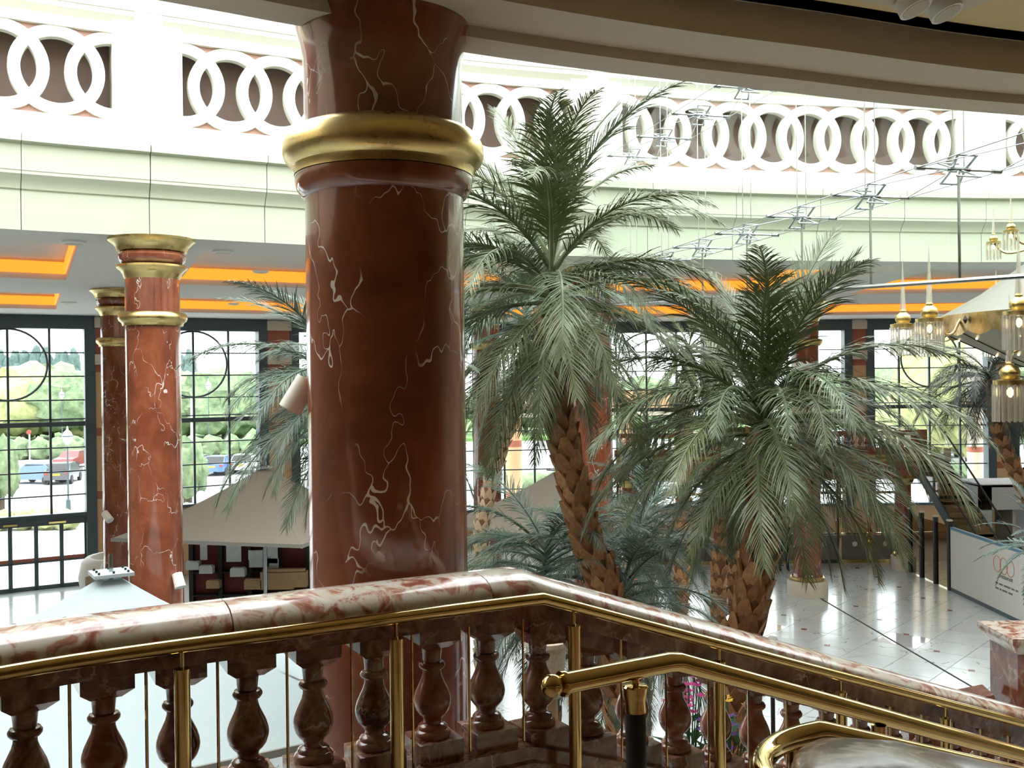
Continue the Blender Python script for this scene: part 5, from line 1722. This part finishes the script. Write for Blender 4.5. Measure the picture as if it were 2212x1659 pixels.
def lamp_post(label, u, v, H):
    Y = (EYE + .3) * F / (v - (829.5 - 8.5 - ROLL * (u - 1106)))
    x = xa(u, Y)
    t = thing('lamp_post', label, 'lamp post', Vector((x, Y, -.3)))
    B().tube([(x, Y, -.3), (x, Y, .35), (x, Y, .4), (x, Y, H - .5)], [.14, .12, .05, .035], 10).obj('pole', M['frame'], t)
    B().lathe([(.05, -.42), (.16, -.3), (.25, -.05), (.27, .08), (.2, .25), (.06, .38), (.03, .55), (.005, .7)], 16, (x, Y, H)).obj('lantern', M['globe'], t)
    B().lathe([(.275, .02), (.29, .05), (.275, .09)], 16, (x, Y, H), False).obj('lantern_band', M['frame'], t)


lamp_post('ornate lamp post with white lantern outside the leftmost window', 144, 1106, 3.72)
lamp_post('distant lamp post among the trees outside the second window', 450, 985, 6.3)
lamp_post('distant lamp post among the trees outside the leftmost window', 133, 975, 5.5)
sg = thing('road_sign', 'white post with round red sign by the far hedge', 'sign', Vector((xa(62, 85), 85, -.3)))
B().tube([(xa(62, 85), 85, -.3), (xa(62, 85), 85, 2.6)], .06, 8).obj('post', M['globe'], sg)
B().tube([(xa(62, 85), 84.95, 2.55), (xa(62, 85), 84.9, 2.55)], .2, 16).obj('disc', M['kred2'], sg)
wp = thing('banner_pole', 'thick white pole standing outside the second window', 'pole', Vector((xa(414, 84), 84, -.3)))
B().tube([(xa(414, 84), 84, -.3), (xa(414, 84), 84, 5.3)], [.16, .12], 10).obj('pole', M['globe'], wp)
B().lathe([(.2, -.3), (.2, .0), (.14, .05)], 12, (xa(414, 84), 84, 0)).obj('collar', M['globe'], wp)


def car(label, u, v, rz, paint):
    Y = (EYE + .3) * F / (v - (821 - ROLL * (u - 1106)))
    x = xa(u, Y)
    t = thing('parked_car', label, 'car', Vector((x, Y, -.3)), 'cars in the car park')
    rot = Matrix.Rotation(rz, 3, 'Z')
    pr = [(-2.1, .3), (-2.15, .6), (-2.05, .85), (-1.1, .95), (-.55, 1.4), (1.0, 1.42), (1.75, .98), (2.05, .9), (2.1, .35)]
    b = B()
    n = len(pr)
    b.add([Vector((px, s * (.82 if pz < 1.1 else .66), pz)) for s in (-1, 1) for px, pz in pr], [tuple(range(n)), tuple(range(n, 2 * n))[::-1]] + [(i, (i + 1) % n, n + (i + 1) % n, n + i) for i in range(n)])
    def put(bb, nm, mt, par, sm=30):
        bb.v = [rot @ p + Vector((x, Y, -.3)) for p in bb.v]
        return bb.obj(nm, mt, par, sm)
    bd = put(b, 'body', paint, t)
    for sx in (-.93, 1.02):
        ww = B().hexa([Vector((sx + (.02 if sx > 0 else -.02), y, z)) for z, y0 in ((1.0, .68), (1.34, .58)) for y in (-y0, y0, y0 * .98, -y0 * .98)])
    for s in (-1, 1):
        put(B().add([(-.9, s * .78, 1.0), (1.45, s * .78, 1.0), (.95, s * .685, 1.36), (-.5, s * .685, 1.36)], [(0, 1, 2, 3)]), 'side_window', M['dark'], bd, 0)
        for wx in (-1.3, 1.3):
            put(B().tube([(wx, s * .66, .3), (wx, s * .86, .3)], .31, 16), 'wheel', M['dark'], t)
    put(B().add([(1.06, -.64, 1.39), (1.06, .64, 1.39), (1.76, .74, 1.0), (1.76, -.74, 1.0)], [(0, 1, 2, 3)]), 'rear_window', M['dark'], bd, 0)
    put(B().box((2.1, 0, .72), (.02, .5, .12)), 'number_plate', M['yellow'], bd, 0)
    for s in (-1, 1):
        put(B().box((2.06, s * .66, .78), (.06, .2, .14)), 'tail_light', M['kred2'], bd, 0)


M['car_blue'] = plain('blue_car_paint', (0.05, 0.12, 0.30), 0.25, coat=.5)
M['car_dark'] = plain('dark_car_paint', (0.03, 0.035, 0.045), 0.25, coat=.5)
M['car_silver'] = plain('silver_car_paint', (0.45, 0.47, 0.5), 0.3, coat=.5)
M['car_red'] = plain('dark_red_car_paint', (0.16, 0.02, 0.02), 0.25, coat=.5)
car('blue hatchback parked rear on beyond the second window', 473, 1024, -pi / 2, M['car_blue'])
car('dark car parked left of the blue hatchback', 422, 1022, -pi / 2, M['car_dark'])
car('silver car parked right of the blue hatchback', 527, 1020, -pi / 2 + .1, M['car_silver'])
car('dark estate car near the ornate lamp post', 135, 1042, -pi / 2 + .2, M['car_dark'])
car('pale blue car left of the dark estate car', 82, 1044, -.3, M['car_blue'])
car('dark red car at the right edge of the leftmost window', 158, 1010, pi / 2, M['car_red'])
car('dark car outside the right hand window', 2030, 985, -pi / 2, M['car_dark'])
car('blue car behind the dark car outside the right hand window', 2058, 975, -pi / 2, M['car_blue'])

# sandstone portico outside the centre windows
po = thing('portico', 'tan sandstone portico with banded columns outside the centre windows', 'portico', Vector((3.5, 46, -.3)))
z0_, z1_ = at(1200, 890, 46).z, at(1200, 846, 46).z
B().box((3.4, 46.3, (z0_ + z1_) / 2), (9.0, .8, z1_ - z0_)).obj('beam', M['tan'], po, 0)
B().box((3.4, 46.2, z0_ - .12), (9.1, .9, .2)).obj('beam_moulding', M['stone'], po, 0)
for x_ in (xa(1106, 46), xa(1350, 46)):
    for k, (a, b_, mt) in enumerate(((-.3, 1.1, 'tan'), (1.1, 1.3, 'brick'), (1.3, 3.4, 'tan'), (3.4, 3.7, 'brick'), (3.7, z0_ - .2, 'tan'))):
        B().lathe([(.42, a), (.42, b_)], 20, (x_, 46.3, 0)).obj('column_drum', M[mt], po)
pp = thing('portico_pillar', 'pale round pillar with red bands outside the right hand window', 'pillar', Vector((xa(2106, 45), 45, -.3)))
for a, b_, mt in ((-.3, 3.0, 'stone'), (3.0, 3.25, 'brick'), (3.25, 5.0, 'stone'), (5.0, 5.25, 'brick'), (5.25, 8.2, 'stone'), (8.2, 8.6, 'brick'), (8.6, 10, 'stone')):
    B().lathe([(.36, a), (.36, b_)], 20, (xa(2106, 45), 45, 0)).obj('pillar_drum', M[mt], pp)
